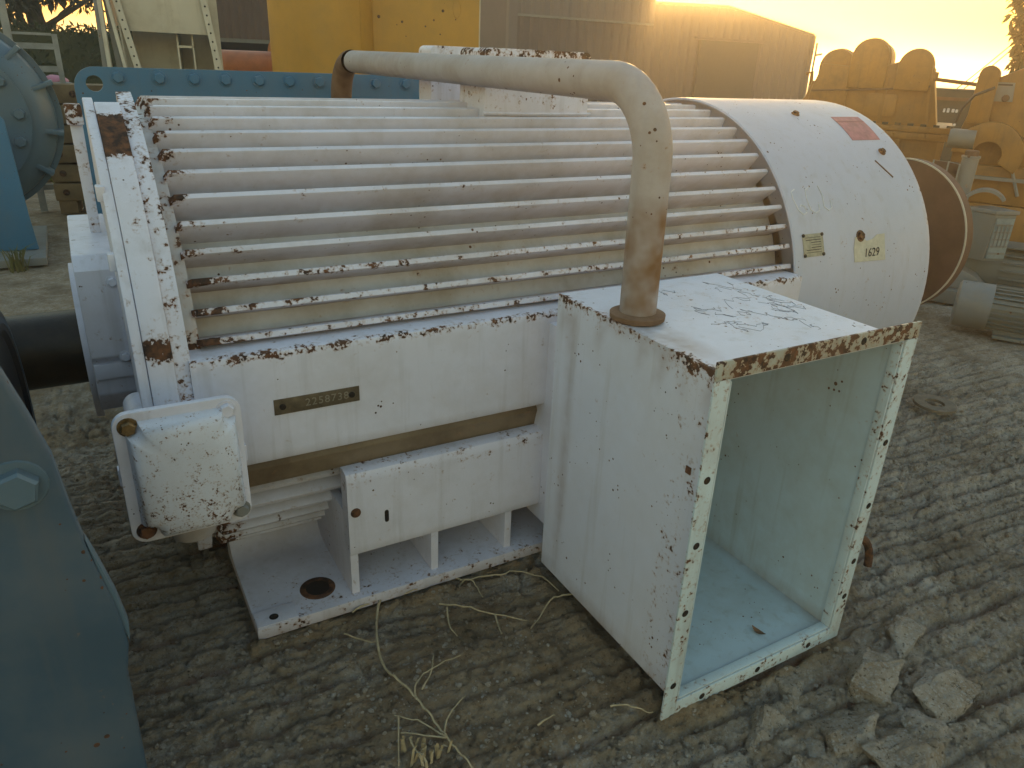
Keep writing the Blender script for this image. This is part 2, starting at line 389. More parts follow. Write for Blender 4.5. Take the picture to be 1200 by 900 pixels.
fang = [15.2, 21.2, 27.2, 33.2, 39.2, 45.4, 51.6, 57.8, 64.2, 70.6, 77.6, 85, 92, 99, 106]+[-16.5, -22.5, -28.5, -34.5, -40.5, -46.5, -52, 120, 135, 150, 165, 180, 195, 210]
fmesh = {}
for an in fang:
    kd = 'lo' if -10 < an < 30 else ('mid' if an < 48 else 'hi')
    if kd not in fmesh:
        o = obj('cooling_fin', fin_mesh(), FIN, M, smooth=30, attrs=FINATT[kd]); fmesh[kd] = o.data
    else:
        o = bpy.data.objects.new('cooling_fin', fmesh[kd]); col.objects.link(o); o.parent = M; o.matrix_parent_inverse = pmat(M).inverted()
    o.location = (0, CY, CZ); o.rotation_euler = (R(-an), 0, 0)
# end frame: three flanged rings
ew = {'wear': lambda c: .55 if (math.atan2(c.z-CZ, -(c.y-CY)) > R(55)) else .12, 'stain': lambda c: .0}
obj('frame_ring', arc_ring(-.2165, -.181, .60, .738, R(-38), R(77), CY, CZ, 110), WHITE, M, bevel=0, attrs={'wear': lambda c: .55 if c.z > 1.30 else .42})
obj('frame_ring', lathe(ring_prof(-.181, -.148, .60, .672), CY, CZ, 96), FRAME, M, attrs={'wear': lambda c: .3})
def scar(c, a0, wd, amt):
    d = abs(math.degrees(math.atan2(c.z-CZ, -(c.y-CY)))-a0); return amt*max(0., min(1., (wd+3.-d)/5.))
er = obj('end_shield_flange', arc_ring(-.2735, -.2172, .55, .747, R(-8), R(69.5), CY, CZ, 110), WHITE, M, attrs={'wear': lambda c: max(.2, scar(c, 58.5, 5.5, 1.4), scar(c, 15.2, 1.6, 1.1))}, bevel=.003)
obj('end_shield_flange', arc_ring(-.297, -.2745, .50, .742, R(-8), R(72.5), CY, CZ, 90), WHITE, M, attrs={'wear': lambda c: .2}, bevel=.003)
obj('end_shield', lathe([(-.285, .0), (-.285, .3), (-.28, .60), (-.20, .66)], CY, CZ, 64), WHITE, M)
obj('clamp_lug', box(-.309, -.290, CY-.53, CY-.49, CZ+.50, CZ+.535), WHITE, M, bevel=.004)
obj('clamp_lug', box(-.311, -.292, CY-.62, CY-.59, CZ+.36, CZ+.40), WHITE, M, bevel=.004)
# vertical rib on the end shield and its lifting pad
rb = obj('end_rib', prism([(-.331, .93), (-.305, .93), (-.302, 1.31), (-.333, 1.31)], CY-.012, CY+.012), WHITE, M, bevel=.003, attrs={'wear': lambda c: .35})
obj('pad', box(-.340, -.298, CY-.03, CY+.03, 1.295, 1.348), WHITE, rb, bevel=.004, attrs={'wear': lambda c: .7})
# bearing housing, octagonal, on the drive end
hp = [(-.335, .997), (-.37, .962), (-.37, .722), (-.348, .70), (-.348, .605), (-.30, .54), (.2, .54), (.27, .62), (.27, .96), (.235, .997)]
bh = obj('bearing_housing', prism(hp, -.388, -.285, 'x'), WHITE, M, bevel=.006, attrs={'wear': lambda c: .12})
obj('seal_ring', lathe(ring_prof(-.405, -.385, .10, .235), CY, CZ, 48), WHITE, bh)
obj('ledge', box(-.386, -.29, -.362, -.33, .655, .70), WHITE, bh, bevel=.006)
for z in (.93, .72): bolt(bh, (-.305, -.371, z), .012, .014, WHITE, (0, 0, 0))
obj('drive_shaft', lathe([(-.40, .0), (-.40, .112), (-1.05, .112), (-1.06, .104), (-1.06, 0.)][::-1], CY, CZ-.015, 48), SHAFT, M)
# side panels
def panel(x0, x1, z0, z1, yf, yb, fold):
    pr = [(yb, z0), (yf+.004, z0), (yf, z0+.006), (yf, z0+.03), (yf, z1-.06), (yf, z1-fold-.014), (yf, z1-fold), (yf+fold*.3, z1-fold*.25), (yf+fold, z1), (yf+fold+.02, z1), (yb, z1)]
    n = 24; V = []; F = []; k = len(pr)
    for i in range(n+1):
        x = x0+(x1-x0)*i/n
        for (y, z) in pr: V.append((x, y, z))
    for i in range(n):
        for j in range(k): F.append((i*k+j, i*k+(j+1) % k, (i+1)*k+(j+1) % k, (i+1)*k+j))
    return V, F+[tuple(range(k-1, -1, -1)), tuple(range(n*k, n*k+k))]
sp1 = obj('side_panel', panel(-.186, 1.875, .535, .832, -.79, -.60, .012), WHITE, M, bevel=0, attrs={'wear': lambda c: (.52 if c.z > .8195 and c.y < -.77 else (.12 if c.z > .79 else 0))+.1*max(0, .6-c.x)*(c.z > .8)})
npl = obj('serial_plate', box(-.007, .214, -.793, -.7902, .662, .704), PLATEM, sp1, bevel=.001)
tx = textmesh('2258738', .029, space=1.15)
obj('serial_number', ([(a_*1.0+.128, -.7935-c_, b_+.683) for a_, b_, c_ in tx[0]], tx[1]), plain('stamped_figures', (.42, .38, .30), .4, metal=.5), sp1, smooth=0)
for x in (.014, .193): bolt(sp1, (x, -.793, .683), .006, .004, HOLE, name='rivet')
sp2 = obj('side_panel', panel(.165, 1.875, .175, .445, -.792, -.74, .02), WHITE, M, attrs={'wear': lambda c: .3 if c.z > .405 else .05})
bolt(sp2, (.187, -.792, .318), .011, .004, RUST, name='panel_bolt')
obj('panel_slot', prism(roundrect(.272, .284, .262, .302, .0055, 3), -.7935, -.7915), HOLE, sp2)
# recessed skirt between the panels and under the barrel
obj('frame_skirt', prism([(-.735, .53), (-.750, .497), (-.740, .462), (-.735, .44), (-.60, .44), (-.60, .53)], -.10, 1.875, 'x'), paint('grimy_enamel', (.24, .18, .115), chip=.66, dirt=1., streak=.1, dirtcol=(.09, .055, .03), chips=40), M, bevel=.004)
# foot with curved web, gussets, hole and pad
ft = [(-.815, .0), (-.815, .036), (-.50, .036), (-.455, .045), (-.425, .075), (-.412, .12), (-.408, .30), (-.37, .30), (-.37, 0.)]
foot = obj('mounting_foot', prism(ft, -.113, 1.90, 'x'), WHITE, M, smooth=40, attrs={'wear': lambda c: .34 if c.y < -.8 else 0, 'stain': lambda c: (.55 if c.y < -.8 and c.z < .02 else (.30 if c.y > -.6 else .05))})
def disc(cx, cy, r, z, ry=None, n=28): return [(cx+r*cos(2*PI*i/n), cy+(ry or r)*sin(2*PI*i/n), z) for i in range(n)], [tuple(range(n))]
hr = lathe([(.0362, .052), (.0385, .048), (.0375, .034), (.0, .033)], .083, -.712, 32, axis='z')
obj('bolt_hole_rim', hr, RUST, foot)
obj('bolt_hole', lathe([(.0372, .0), (.0372, .0345)], .083, -.712, 32, axis='z'), HOLE, foot)
obj('levelling_pad', box(-.111, .0, -.813, -.745, .0362, .041), WHITE, foot, bevel=.001)
obj('bolt_hole', lathe([(.0415, .0), (.0415, .013)], -.062, -.785, 20, axis='z'), HOLE, foot)
for x in (.178, .432, .69, .95, 1.2, 1.45, 1.7):
    obj('gusset', box(x-.012, x+.012, -.785, -.41, .036, .30), WHITE, M, bevel=.002, attrs={'wear': lambda c: .12})
# drive-end side brace of the foot
obj('foot_web', prism([(-.80, .036), (-.41, .036), (-.41, .45), (-.70, .45), (-.785, .30)], .166, .19, 'x'), FRAME, M) if False else None
# fan cover
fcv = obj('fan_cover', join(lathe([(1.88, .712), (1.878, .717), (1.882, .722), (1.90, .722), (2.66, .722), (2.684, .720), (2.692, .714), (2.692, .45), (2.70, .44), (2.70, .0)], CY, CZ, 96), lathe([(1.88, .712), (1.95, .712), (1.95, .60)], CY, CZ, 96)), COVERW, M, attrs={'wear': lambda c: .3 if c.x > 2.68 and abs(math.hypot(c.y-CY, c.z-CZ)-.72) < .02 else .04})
def cpatch(x0, x1, a0, a1, r, th, n=10, skew=0.):
    V = []; F = []
    for k in (r, r+th):
        for i in range(n+1):
            a_ = R(a0+(a1-a0)*i/n); s = skew*i/n
            V += [(x0+s, CY-k*cos(a_), CZ+k*sin(a_)), (x1+s, CY-k*cos(a_), CZ+k*sin(a_))]
    m = 2*(n+1)
    for i in range(n): F += [(m+2*i, m+2*i+1, m+2*i+3, m+2*i+2)]
    bd = [2*i for i in range(n+1)]+[2*i+1 for i in range(n, -1, -1)]
    F += [(bd[i], bd[(i+1) % len(bd)], bd[(i+1) % len(bd)]+m, bd[i]+m) for i in range(len(bd))]
    return V, F
obj('red_sticker', cpatch(2.425, 2.60, 54.8, 67.8, .7225, .0008, skew=.02), REDS, fcv, smooth=0)
obj('sticker_band', cpatch(2.425+.014, 2.60+.014, 64.2, 65.0, .7236, .0005, 4), plain('faded_print', (.36, .12, .13), .6), fcv, smooth=0)
rp = obj('rating_plate', cpatch(1.925, 2.035, 17.2, 23.8, .7225, .0015), STEELN, fcv, smooth=0)
for k in range(7):
    aa = 18.3+.72*k
    obj('engraved_line', cpatch(1.94+(.028 if k in (2, 3, 4) else 0), 2.02, aa, aa+.2, .7243, .0004, 3), INK if k % 3 else plain('plate_ink_%d' % k, (.12, .12, .09), .6), fcv, smooth=0) if k % 1 == 0 else None
for x, an in ((1.93, 17.6), (2.03, 17.6), (1.93, 23.4), (2.03, 23.4)):
    bolt(fcv, (x, CY-.7238*cos(R(an)), CZ+.7238*sin(R(an))), .005, .003, BLACK, cylrot(R(an)), name='rivet')
tgv = []
out = [(2.205, 13.9), (2.39, 13.5), (2.392, 21.6), (2.345, 21.5), (2.315, 20.3), (2.28, 19.9), (2.262, 21.0), (2.215, 21.4), (2.203, 18.0)]
tv = [(x, CY-.7232*cos(R(t)), CZ+.7232*sin(R(t))) for x, t in out]
tv2 = [(x, CY-.7242*cos(R(t)), CZ+.7242*sin(R(t))) for x, t in out]; n_ = len(out)
obj('paper_tag', (tv+tv2, [tuple(range(n_, 2*n_))]+[(i, (i+1) % n_, n_+(i+1) % n_, n_+i) for i in range(n_)]), TAGM, fcv, smooth=0)
tx = textmesh('1629', .046, .15)
obj('tag_writing', ([(2.305+a_, CY-(.7252+c_)*cos(R(16.2)+b_/.72), CZ+(.7252+c_)*sin(R(16.2)+b_/.72)) for a_, b_, c_ in tx[0]], tx[1]), INK, fcv, smooth=0)
for x, an, r_ in ((2.247, 21.6, .017), (2.256, 69.7, .013), (2.552, 49.4, .013)):
    bolt(fcv, (x, CY-.7225*cos(R(an)), CZ+.7225*sin(R(an))), r_, .012, RUST, cylrot(R(an)), name='cover_bolt')
def cw(pts, r=.7228): return [(x, CY-r*cos(R(t)), CZ+r*sin(R(t))) for x, t in pts]
chalk = [[(1.945, 37.5), (1.925, 36.8), (1.922, 34.5), (1.935, 31), (1.955, 29.6), (1.975, 30.2), (1.972, 32), (1.955, 32.6), (1.942, 31.8)],
         [(2.025, 38), (2.0, 37), (1.992, 34), (2.0, 30.8), (2.02, 29.8), (2.045, 30.4), (2.05, 33)],
         [(2.075, 38.2), (2.082, 35), (2.075, 31.5), (2.095, 30.2), (2.115, 31), (2.118, 34)]]
for c_ in chalk:
    P_ = [Vector((a_, b_, 0)) for a_, b_ in c_]; pp = []
    for i in range(len(P_)-1):
        for k in range(5): pp.append(P_[i].lerp(P_[i+1], k/5))
    obj('chalk_figure', tube(cw([(v.x, v.y) for v in pp]), .0022, 5), CHALK, fcv)
# scratch lines on the cover
obj('scratch', tube(cw([(2.475, 46), (2.51, 42), (2.535, 39.5)]), .003, 4), RUST, fcv)
# top boxes
tb = obj('top_housing', prism(roundrect(.853, 1.262, 1.30, 1.538, .018), -.245, -.06), WHITE, M, bevel=.004, attrs={'wear': lambda c: .62 if c.z > 1.47 else .08})
tb2 = obj('top_housing', prism(roundrect(.905, 1.15, 1.30, 1.545, .022), .30, .42), WHITE, M, bevel=.004, attrs={'wear': lambda c: .35 if c.z > 1.50 else .05})
obj('weld_seam', tube([(.845, -.252, 1.342), (1.0, -.250, 1.339), (1.27, -.250, 1.340)], .006, 6), WHITE, tb)

# small junction box at the drive end
JX0, JX1, JZ0, JZ1 = -.365, -.113, .502, .814
jb = obj('junction_box', prism(roundrect(JX0+.03, JX1-.008, JZ0+.012, JZ1-.085, .03), -.955, -.66), WHITE, M, bevel=.004)
lid = obj('box_lid', prism(roundrect(JX0, JX1, JZ0, JZ1, .032, 8), -.975, -.957), WHITE, jb, bevel=.004, attrs={'wear': lambda c: .1})
def dome(x0, x1, z0, z1, yb, yf, nr=.034):
    """raised cover with a round notch at each corner for the lid bolts"""
    base = []
    for cx, cz, a in ((x1, z1, 270), (x0, z1, 0), (x0, z0, 90), (x1, z0, 180)):
        r_ = nr if cz == z0 else nr*.75
        arc = [(cx+r_*cos(R(a-90*i/6)), cz+r_*sin(R(a-90*i/6))) for i in range(7)]
        base += arc
    xm, zm = (x0+x1)/2, (z0+z1)/2; V = []; F = []; n = len(base)
    lev = [(0, yb), (.004, yb-.35*(yb-yf)), (.011, yb-.75*(yb-yf)), (.022, yf+.006), (.038, yf), (.06, yf-.003)]
    for ins, y in lev:
        sx, sz = 1-ins/((x1-x0)/2), 1-ins/((z1-z0)/2); tilt = .25 if ins > .005 else 0
        V += [(xm+(x-xm)*sx, y, zm+(z-zm)*sz) for x, z in base]
    for i in range(len(lev)-1):
        for k in range(n): F.append((i*n+k, i*n+(k+1) % n, (i+1)*n+(k+1) % n, (i+1)*n+k))
    return V, F+[tuple(range((len(lev)-1)*n, len(lev)*n))]
# raised cover stands inside the four bolts: a cross shaped dome, wide below and above
obj('raised_cover', dome(JX0+.022, JX1-.012, JZ0+.016, JZ1-.020, -.974, -1.024), SPECK, jb, smooth=60, attrs={'wear': lambda c: .16 if c.z < .68 else 0})
for x, z, mt in ((JX0+.030, JZ1-.030, BRASS), (JX1-.030, JZ1-.027, WHITE), (JX1-.024, JZ0+.030, LGREY), (JX0+.030, JZ0+.031, RUST)):
    bolt(jb, (x, -.975, z), .0155, .016, mt, name='lid_bolt')
obj('cable_gland', lathe([(.43, 0.), (.43, .05), (.47, .06), (.53, .06)], -.235, -.86, 28, axis='z'), PIPEW, jb)
obj('hinge_tab', box(JX1-.01, JX1+.006, -.955, -.93, .64, .68), WHITE, jb, bevel=.003)
obj('hinge_tab', box(JX0-.004, JX0+.014, -.955, -.93, .64, .68), WHITE, jb, bevel=.003)

# big open terminal box
X0, X1, YF, YB, ZT, ZB = .748, 1.330, -1.543, -.906, .926, .039; T = .007
ob = box(X0, X1, YF, YB, ZB, ZT); ib = box(X0+T, X1-T, YF, YB-T, ZB+T, ZT-T)
V = ob[0]+ib[0]; F = [f for i, f in enumerate(ob[1]) if i != 2]; F2 = [tuple(8+k for k in f[::-1]) for i, f in enumerate(ib[1]) if i != 2]
rim = [(0, 1, 9, 8), (1, 5, 13, 9), (5, 4, 12, 13), (4, 0, 8, 12)]
def subdiv(vf, cuts, mats):
    me_ = bpy.data.meshes.new('x'); me_.from_pydata(vf[0], [], vf[1]); me_.polygons.foreach_set('material_index', vf[2]); bm = bmesh.new(); bm.from_mesh(me_)
    bmesh.ops.subdivide_edges(bm, edges=bm.edges[:], cuts=cuts, use_grid_fill=True)
    vv = [tuple(v.co) for v in bm.verts]; ff = [tuple(v.index for v in f.verts) for f in bm.faces]; mm = [f.material_index for f in bm.faces]; bm.free(); bpy.data.meshes.remove(me_)
    return vv, ff, mm
tbx = subdiv((V, F+rim+F2, [0]*len(F)+[0]*4+[1]*len(F2)), 15, None)
def tstain(c):
    s = 0
    if c.z > ZT-.001: s = max(0, 1-math.hypot((c.x-.785)/.085, (c.y+1.28)/.26))*.9
    elif abs(c.x-X0) < .001 and c.y < -.9:
        s = max(0, 1-abs(c.y+.985)/.035)*.4*(1 if c.z > .2 else .5)
        s = max(s, max(0, (c.z-(ZT-.13))/.13)*.55*float(vnoise(np.array([c.y*23.]), np.array([1.5]))[0] > .45), max(0, (.10-c.z)/.06)*.5, max(0, (-1.50-c.y)/.04)*.4)
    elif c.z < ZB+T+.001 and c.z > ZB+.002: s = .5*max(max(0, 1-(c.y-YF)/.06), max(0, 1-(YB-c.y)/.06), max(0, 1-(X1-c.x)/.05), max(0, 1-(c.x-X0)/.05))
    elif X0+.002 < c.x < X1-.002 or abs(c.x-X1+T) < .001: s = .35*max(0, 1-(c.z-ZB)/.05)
    return s
tbo = obj('terminal_box', tbx, [BOXW, MINT], M, smooth=0, attrs={'wear': lambda c: (.62 if (abs(c.x-X0) < .002 and c.z > ZT-.002) else 0)+(.2 if c.z > ZT-.01 and c.x > .95 and -1.35 < c.y < -1.0 else 0)+(.28 if abs(c.x-X0) < .001 and c.y < -1.4 else 0), 'stain': tstain})
E_ = .040
def bar(x0, x1, z0, z1, mat, horiz):
    return obj('flange_bar', box(x0, x1, YF-.007, YF-.0005, z0, z1), mat, tbo, bevel=.0015, attrs={'wear': lambda c: .1})
bar(X0-E_, X1+E_, ZT-.002, ZT+E_, RUSTFL, 1); bar(X0-E_, X0+.003, ZB-E_+.0, ZT-.0025, FLANGE, 0)
bar(X1-.003, X1+E_, ZB-E_, ZT-.0025, FLANGE, 0); bar(X0+.0035, X1-.0035, ZB-E_, ZB+.003, FLANGE, 1)
for s, rm in ((-1, FLANGE), (1, FLANGE)):   # inner legs of the angle iron
    xa = X0+T if s < 0 else X1-T
    obj('flange_lip', box(min(xa, xa-s*.004), max(xa, xa-s*.004), YF-.004, YF+.022, ZB+.01, ZT-.01), rm, tbo, bevel=.001)
obj('flange_lip', box(X0+.012, X1-.012, YF-.004, YF+.022, ZB+T, ZB+T+.004), FLANGE, tbo, bevel=.001)
hole = lathe([(-.0006, 0.), (-.0006, .0062), (-.0012, .0068), (0, .0095)], 0, 0, 16, axis='y'); hme = None
def hole_at(x, z):
    global hme
    if hme is None: o = obj('bolt_hole', hole, HOLE, tbo); hme = o.data
    else: o = bpy.data.objects.new('bolt_hole', hme); col.objects.link(o); o.parent = tbo; o.matrix_parent_inverse = pmat(tbo).inverted()
    o.location = (x, YF-.0075, z)
for z in (.105, .33, .52, .69): hole_at(X0-E_*.45, z)
for z in (.15, .27, .45, .64): hole_at(X1+E_*.55, z)
for x in (.91, 1.16): hole_at(x, ZT+E_*.5)
for x in (.84, 1.04, 1.24): hole_at(x, ZB-E_*.5)
obj('side_plug', box(X0-.004, X0-.0005, -1.484, -1.468, .664, .682), RUST, tbo, bevel=.001)
obj('connecting_neck', box(.80, 1.28, YB+.001, -.62, .12, .80), WHITE, tbo)
# scribbles scratched on the lid
srnd = random.Random(3)
for k in range(22):
    x = .93+.34*srnd.random(); y = -1.34+.36*srnd.random(); pts = []
    for i in range(10): pts.append((x, y, ZT+.0006)); x += .022*srnd.uniform(-.6, 1.1); y += .030*srnd.uniform(-1.1, .9); x = min(max(x, .9), 1.31); y = min(max(y, -1.42), -.93)
    obj('pen_scribble', tube(fillet(pts, .002, 2) if False else pts, .0004, 4), PENCIL, tbo)

# pipe from the terminal box over the motor
PX, PYN, PYF, PZ, PR = .812, -1.165, 1.15, 1.466, .0455
path = fillet([(PX, PYN, ZT), (PX, PYN+.01, PZ), (PX+.005, PYF, PZ+.008), (PX+.005, PYF, .02)], .175, 14)
_p = []
for a_, b_ in zip(path[:-1], path[1:]):
    n_ = max(1, int((b_-a_).length/.03))
    _p += [a_.lerp(b_, k/n_) for k in range(n_)]
path = _p+[path[-1]]
cut = next(i for i, p in enumerate(path) if p.y > PYF-.185)
pip = obj('conduit_pipe', tube(path[:cut], PR, 28, False), PIPEW, M, smooth=60, attrs={'wear': lambda c: .0, 'stain': lambda c: max(0, min(1, (1.24-c.z)/.10))*(1.5 if c.z > 1.08 else 1.15)+(.25 if c.y > .3 else 0)})
obj('conduit_pipe', tube([path[cut-1]]+[path[cut]+(path[cut+1]-path[cut])*0], PR*.999, 28, False), PIPEW, pip) if False else None
obj('rusty_elbow', tube(path[cut:], PR*1.06, 24, False), RUSTP, pip, smooth=60)
obj('pipe_collar', lathe([(ZT+.0, .062), (ZT+.004, .068), (ZT+.016, .069), (ZT+.02, .06), (ZT+.02, .045)], PX, PYN, 36, axis='z'), RUSTP, pip)
# non-drive end disc
obj('rear_shaft', lathe([(2.70, .12), (3.5, .12)], CY, CZ+.03, 24), SHAFT, M)
dk = obj('rear_disc', lathe([(3.47, 0.), (3.47, .400), (3.474, .405), (3.53, .405), (3.53, 0.)], CY, CZ+.04, 72), RUSTB, M)
obj('disc_rim', lathe(ring_prof(3.468, 3.475, .4005, .4075), CY, CZ+.04, 72), BEIGE, dk)
obj('bearing_pedestal', prism([(-.30, 0.), (.20, 0.), (.10, .55), (-.20, .55)], 2.98, 3.2, 'x'), GREY, M, bevel=.01)

# ------------------------------------------------------------------ blue flanged casing behind the motor
B = thing('blue_flanged_casing', 'blue steel casing with bolted flange standing behind the finned white motor', 'machine casing', (.5, 1.5, 0))
outl = roundrect(-.283, 1.345, .03, 1.412, .085, 10)
def keyhole(o_, cx, cz, r, n=28):
    i = min(range(len(o_)), key=lambda k: (o_[k][0]-cx)**2+(o_[k][1]-cz)**2); a0 = math.atan2(o_[i][1]-cz, o_[i][0]-cx)
    h_ = [(cx+r*cos(a0-2*PI*k/n), cz+r*sin(a0-2*PI*k/n)) for k in range(n+1)]
    return o_[:i+1]+h_+o_[i:]
kh = prism(keyhole(outl, -.205, 1.345, .033), 1.35, 1.375)
obj('flange_plate', kh, BLUE, B, smooth=40)
obj('casing_body', prism(roundrect(-.12, 1.20, .0, 1.30, .05), 1.376, 2.0), BLUE, B, bevel=.01)
for x in (-.111, .053, .198, .334, .484, .627, .772, .92, 1.061, 1.223): bolt(B, (x, 1.35, 1.372), .024, .02, BLUE, name='flange_bolt')
for z in (1.251, 1.092, .95, .8, .65, .5): bolt(B, (-.243, 1.35, z), .024, .02, BLUE, name='flange_bolt')

# ------------------------------------------------------------------ blue machine corner in the left foreground
G = thing('blue_gearbox', 'dark blue machine with curved side plate, hex bolt and black drum', 'gearbox', (-.8, -1.1, 0))
side = [(-.408, .0), (-.409, .16), (-.408, .307), (-.4065, .42), (-.405, .528), (-.400, .556), (-.395, .585), (-.397, .63), (-.402, .672), (-.409, .71), (-.417, .75), (-.424, .794), (-.433, .86), (-.441, .948), (-.458, 1.02), (-.476, 1.087), (-.52, 1.17), (-.60, 1.22), (-.80, 1.24), (-1.3, 1.24), (-1.3, 0.)]
obj('side_plate', prism(side[::-1], -1.4, -1.362), BLUED, G, bevel=.005, seg=1, smooth=50)
obj('edge_facet', prism([(-.4235, .80), (-.412, .752), (-.398, .685), (-.389, .62), (-.392, .585), (-.400, .63), (-.410, .70)], -1.392, -1.366), BLUEG, G, bevel=.002)
bolt(G, (-.489, -1.4, .919), .030, .024, BLUEG, name='hex_bolt')
obj('drum', lathe([(-.95, 0.), (-.95, .31), (-.58, .31), (-.565, .318), (-.552, .318), (-.55, .31), (-.55, .27), (-.56, .26), (-.56, 0.)], -.60, .62, 72), BLACK, G)
obj('drum_ring', lathe(ring_prof(-.556, -.5485, .286, .300), -.60, .62, 72), BLUED, G)
obj('gear_housing', box(-1.3, -.80, -1.35, -.2, 0, 1.15), BLUED, G, bevel=.02)

# ------------------------------------------------------------------ blue pump casing at the left, farther back
Pm = thing('blue_pump_casing', 'round grey-blue pump casing with ribs on a tall blue stand', 'pump', (-1.1, 4.6, 0))
cxp, czp = -1.105, .95
obj('volute', lathe([(5.1, .3), (5.05, .60), (4.92, .70), (4.80, .71), (4.72, .69), (4.64, .60), (4.60, .54), (4.60, .0)], cxp, czp, 72, axis='y'), BLUEG, Pm)
obj('outer_rim', lathe([(4.90, .69), (4.90, .755), (4.85, .755), (4.85, .69)], cxp, czp, 72, axis='y'), BLUEG, Pm)
obj('face_ring', lathe([(4.60, .50), (4.57, .54), (4.54, .54), (4.535, .50), (4.535, .0)], cxp, czp, 60, axis='y'), BLUEG, Pm)
for an in (-9, 20, 43, 62, -35):
    t = R(an); m_ = Matrix.Translation((cxp, 0, czp)) @ Matrix.Rotation(-t, 4, 'Y')
    obj('rib', xf(box(.53, .775 if an == 20 else .75, 4.66, 4.88, -.018, .018), m_), BLUEG, Pm, bevel=.006)
for an in (35, 5, -20): bolt(Pm, (cxp+.47*cos(R(an)), 4.535, czp+.47*sin(R(an))), .04, .05, BLUEG, name='face_bolt')
obj('stand_plate', prism([(-1.7, .06), (-.672, .06), (-.69, .30), (-.715, .98), (-.735, 1.01), (-1.7, 1.01)], 4.06, 4.10), BLUE, Pm, bevel=.004)
obj('base_plate', box(-1.8, -.625, 3.78, 5.0, .0, .055), LGREY, Pm, bevel=.006)

# ------------------------------------------------------------------ beige machine behind
az = R(10)
Bg = thing('beige_steel_frame', 'beige steel machine frame with leaning drilled angle posts and open bays', 'machine frame', (1.045, 5.347, 0), -az, local=True)
def lean(xt, xb, z0=0., z1=2.6, wd=.055, y0=-.02, y1=.02):
    """post through (xt at z=1.86) and (xb at z=1.34)"""
    s = (xt-xb)/.52; f = lambda z: xb+(z-1.34)*s
    return prism([(f(z0), z0), (f(z0)+wd, z0), (f(z1)+wd, z1), (f(z1), z1)], y0, y1)
for xt, xb in ((-.865, -.775), (-.150, -.090)):
    po = obj('drilled_post', lean(xt, xb, .0, 2.5, .058, -.03, .0), BEIGE, Bg, bevel=.002); s = (xt-xb)/.52
    for z in np.arange(1.2, 2.1, .072):
        o = obj('post_hole', lathe([(-.0312, 0.), (-.0312, .0085)], xb+.029+(z-1.34)*s, z, 10, axis='y'), HOLE, po)
obj('front_panel', prism([(-.79, 1.62), (-.10, 1.615), (-.12, 2.5), (-.86, 2.5)], .02, .05), BEIGE, Bg, bevel=.003)
obj('back_panel', box(-.80, -.02, .55, .58, .0, 2.4), BEIGE, Bg)
obj('side_panel', prism([(-.06, .0), (-.045, .0), (-.115, 2.4), (-.13, 2.4)], .0, .55), BEIGE, Bg)
obj('side_panel', prism([(-.80, .0), (-.785, .0), (-.86, 2.4), (-.875, 2.4)], .0, .55), BEIGE, Bg)
obj('divider', box(-.40, -.385, .12, .55, .9, 1.62), BEIGE, Bg); obj('divider', box(-.27, -.255, .12, .3, .9, 1.62), BEIGE, Bg)
obj('shelf', box(-.385, -.255, .12, .50, 1.50, 1.52), BEIGE, Bg); obj('floor_plate', box(-.80, -.04, .03, .55, 1.18, 1.20), BEIGE, Bg)
for xt, xb, wd, yy in ((-1.02, -1.03, .05, .0), (-.985, -.985, .035, -.05), (-.945, -.92, .05, .02), (-.92, -.86, .03, -.06)):
    obj('channel_bar', lean(xt, xb, .0, 2.4, wd, yy, yy+.06), BEIGE if wd < .05 else LGREY, Bg, bevel=.006)

# ------------------------------------------------------------------ yellow tanks
az = R(22)
Tk = thing('yellow_tank', 'tall round yellow tank with welded seam behind the blue flange', 'tank', (2.55, 7.25, 0), 0., local=True)
obj('tank_shell', lathe([(0, 0.), (0, .62), (3.2, .62), (3.25, .58), (3.3, 0.)], 0, 0, 64, axis='z'), YELT, Tk)
obj('seam_bead', tube([(.44*cos(a_)*0+.62*cos(a_), .62*sin(a_), z) for z, a_ in [(z_, R(-62)) for z_ in np.linspace(.1, 3.1, 30)]], .008, 6), YELT, Tk)
Tk2 = thing('square_yellow_tank', 'square olive yellow tank with embossed oval behind the conduit pipe', 'tank', (3.402, 6.74, 0), -az, local=True)
obj('tank_body', box(-.56, .905, .02, 1.1, 0, 3.2), YELT, Tk2, bevel=.012, seg=3)
ov = [(.63+.045*cos(t)*(1), -.0, 2.06+.10*sin(t)) for t in np.linspace(0, 2*PI, 25)]
obj('embossed_oval', tube([(x, .018, z) for x, y, z in ov], .006, 5), YELT, Tk2)
obj('corner_bead', tube([(.906, .022, z) for z in np.linspace(.05, 3.15, 12)], .008, 6), BEIGE, Tk2)

# ------------------------------------------------------------------ orange pipework in front of brown shed
Or = thing('orange_pipe', 'orange pipe with flange lying before the brown shed beside the yellow tank', 'pipe', (2.3, 9.5, 0), 0., local=True)
obj('pipe_run', lathe([(-1.2, .22), (.15, .22), (.15, 0.)], 0, 1.28, 28), ORANGE, Or)
obj('pipe_flange', lathe([(.15, 0.), (.15, .36), (.21, .36), (.21, 0.)], 0, 1.28, 36), ORANGE, Or)
obj('pipe_run', lathe([(.21, .20), (1.4, .20), (1.4, 0.)], 0, 1.30, 28), RUSTB, Or)
obj('pipe_saddle', box(-.5, -.3, -.2, .2, 0, 1.12), GREY, Or); obj('pipe_saddle', box(.7, .9, -.2, .2, 0, 1.12), GREY, Or)

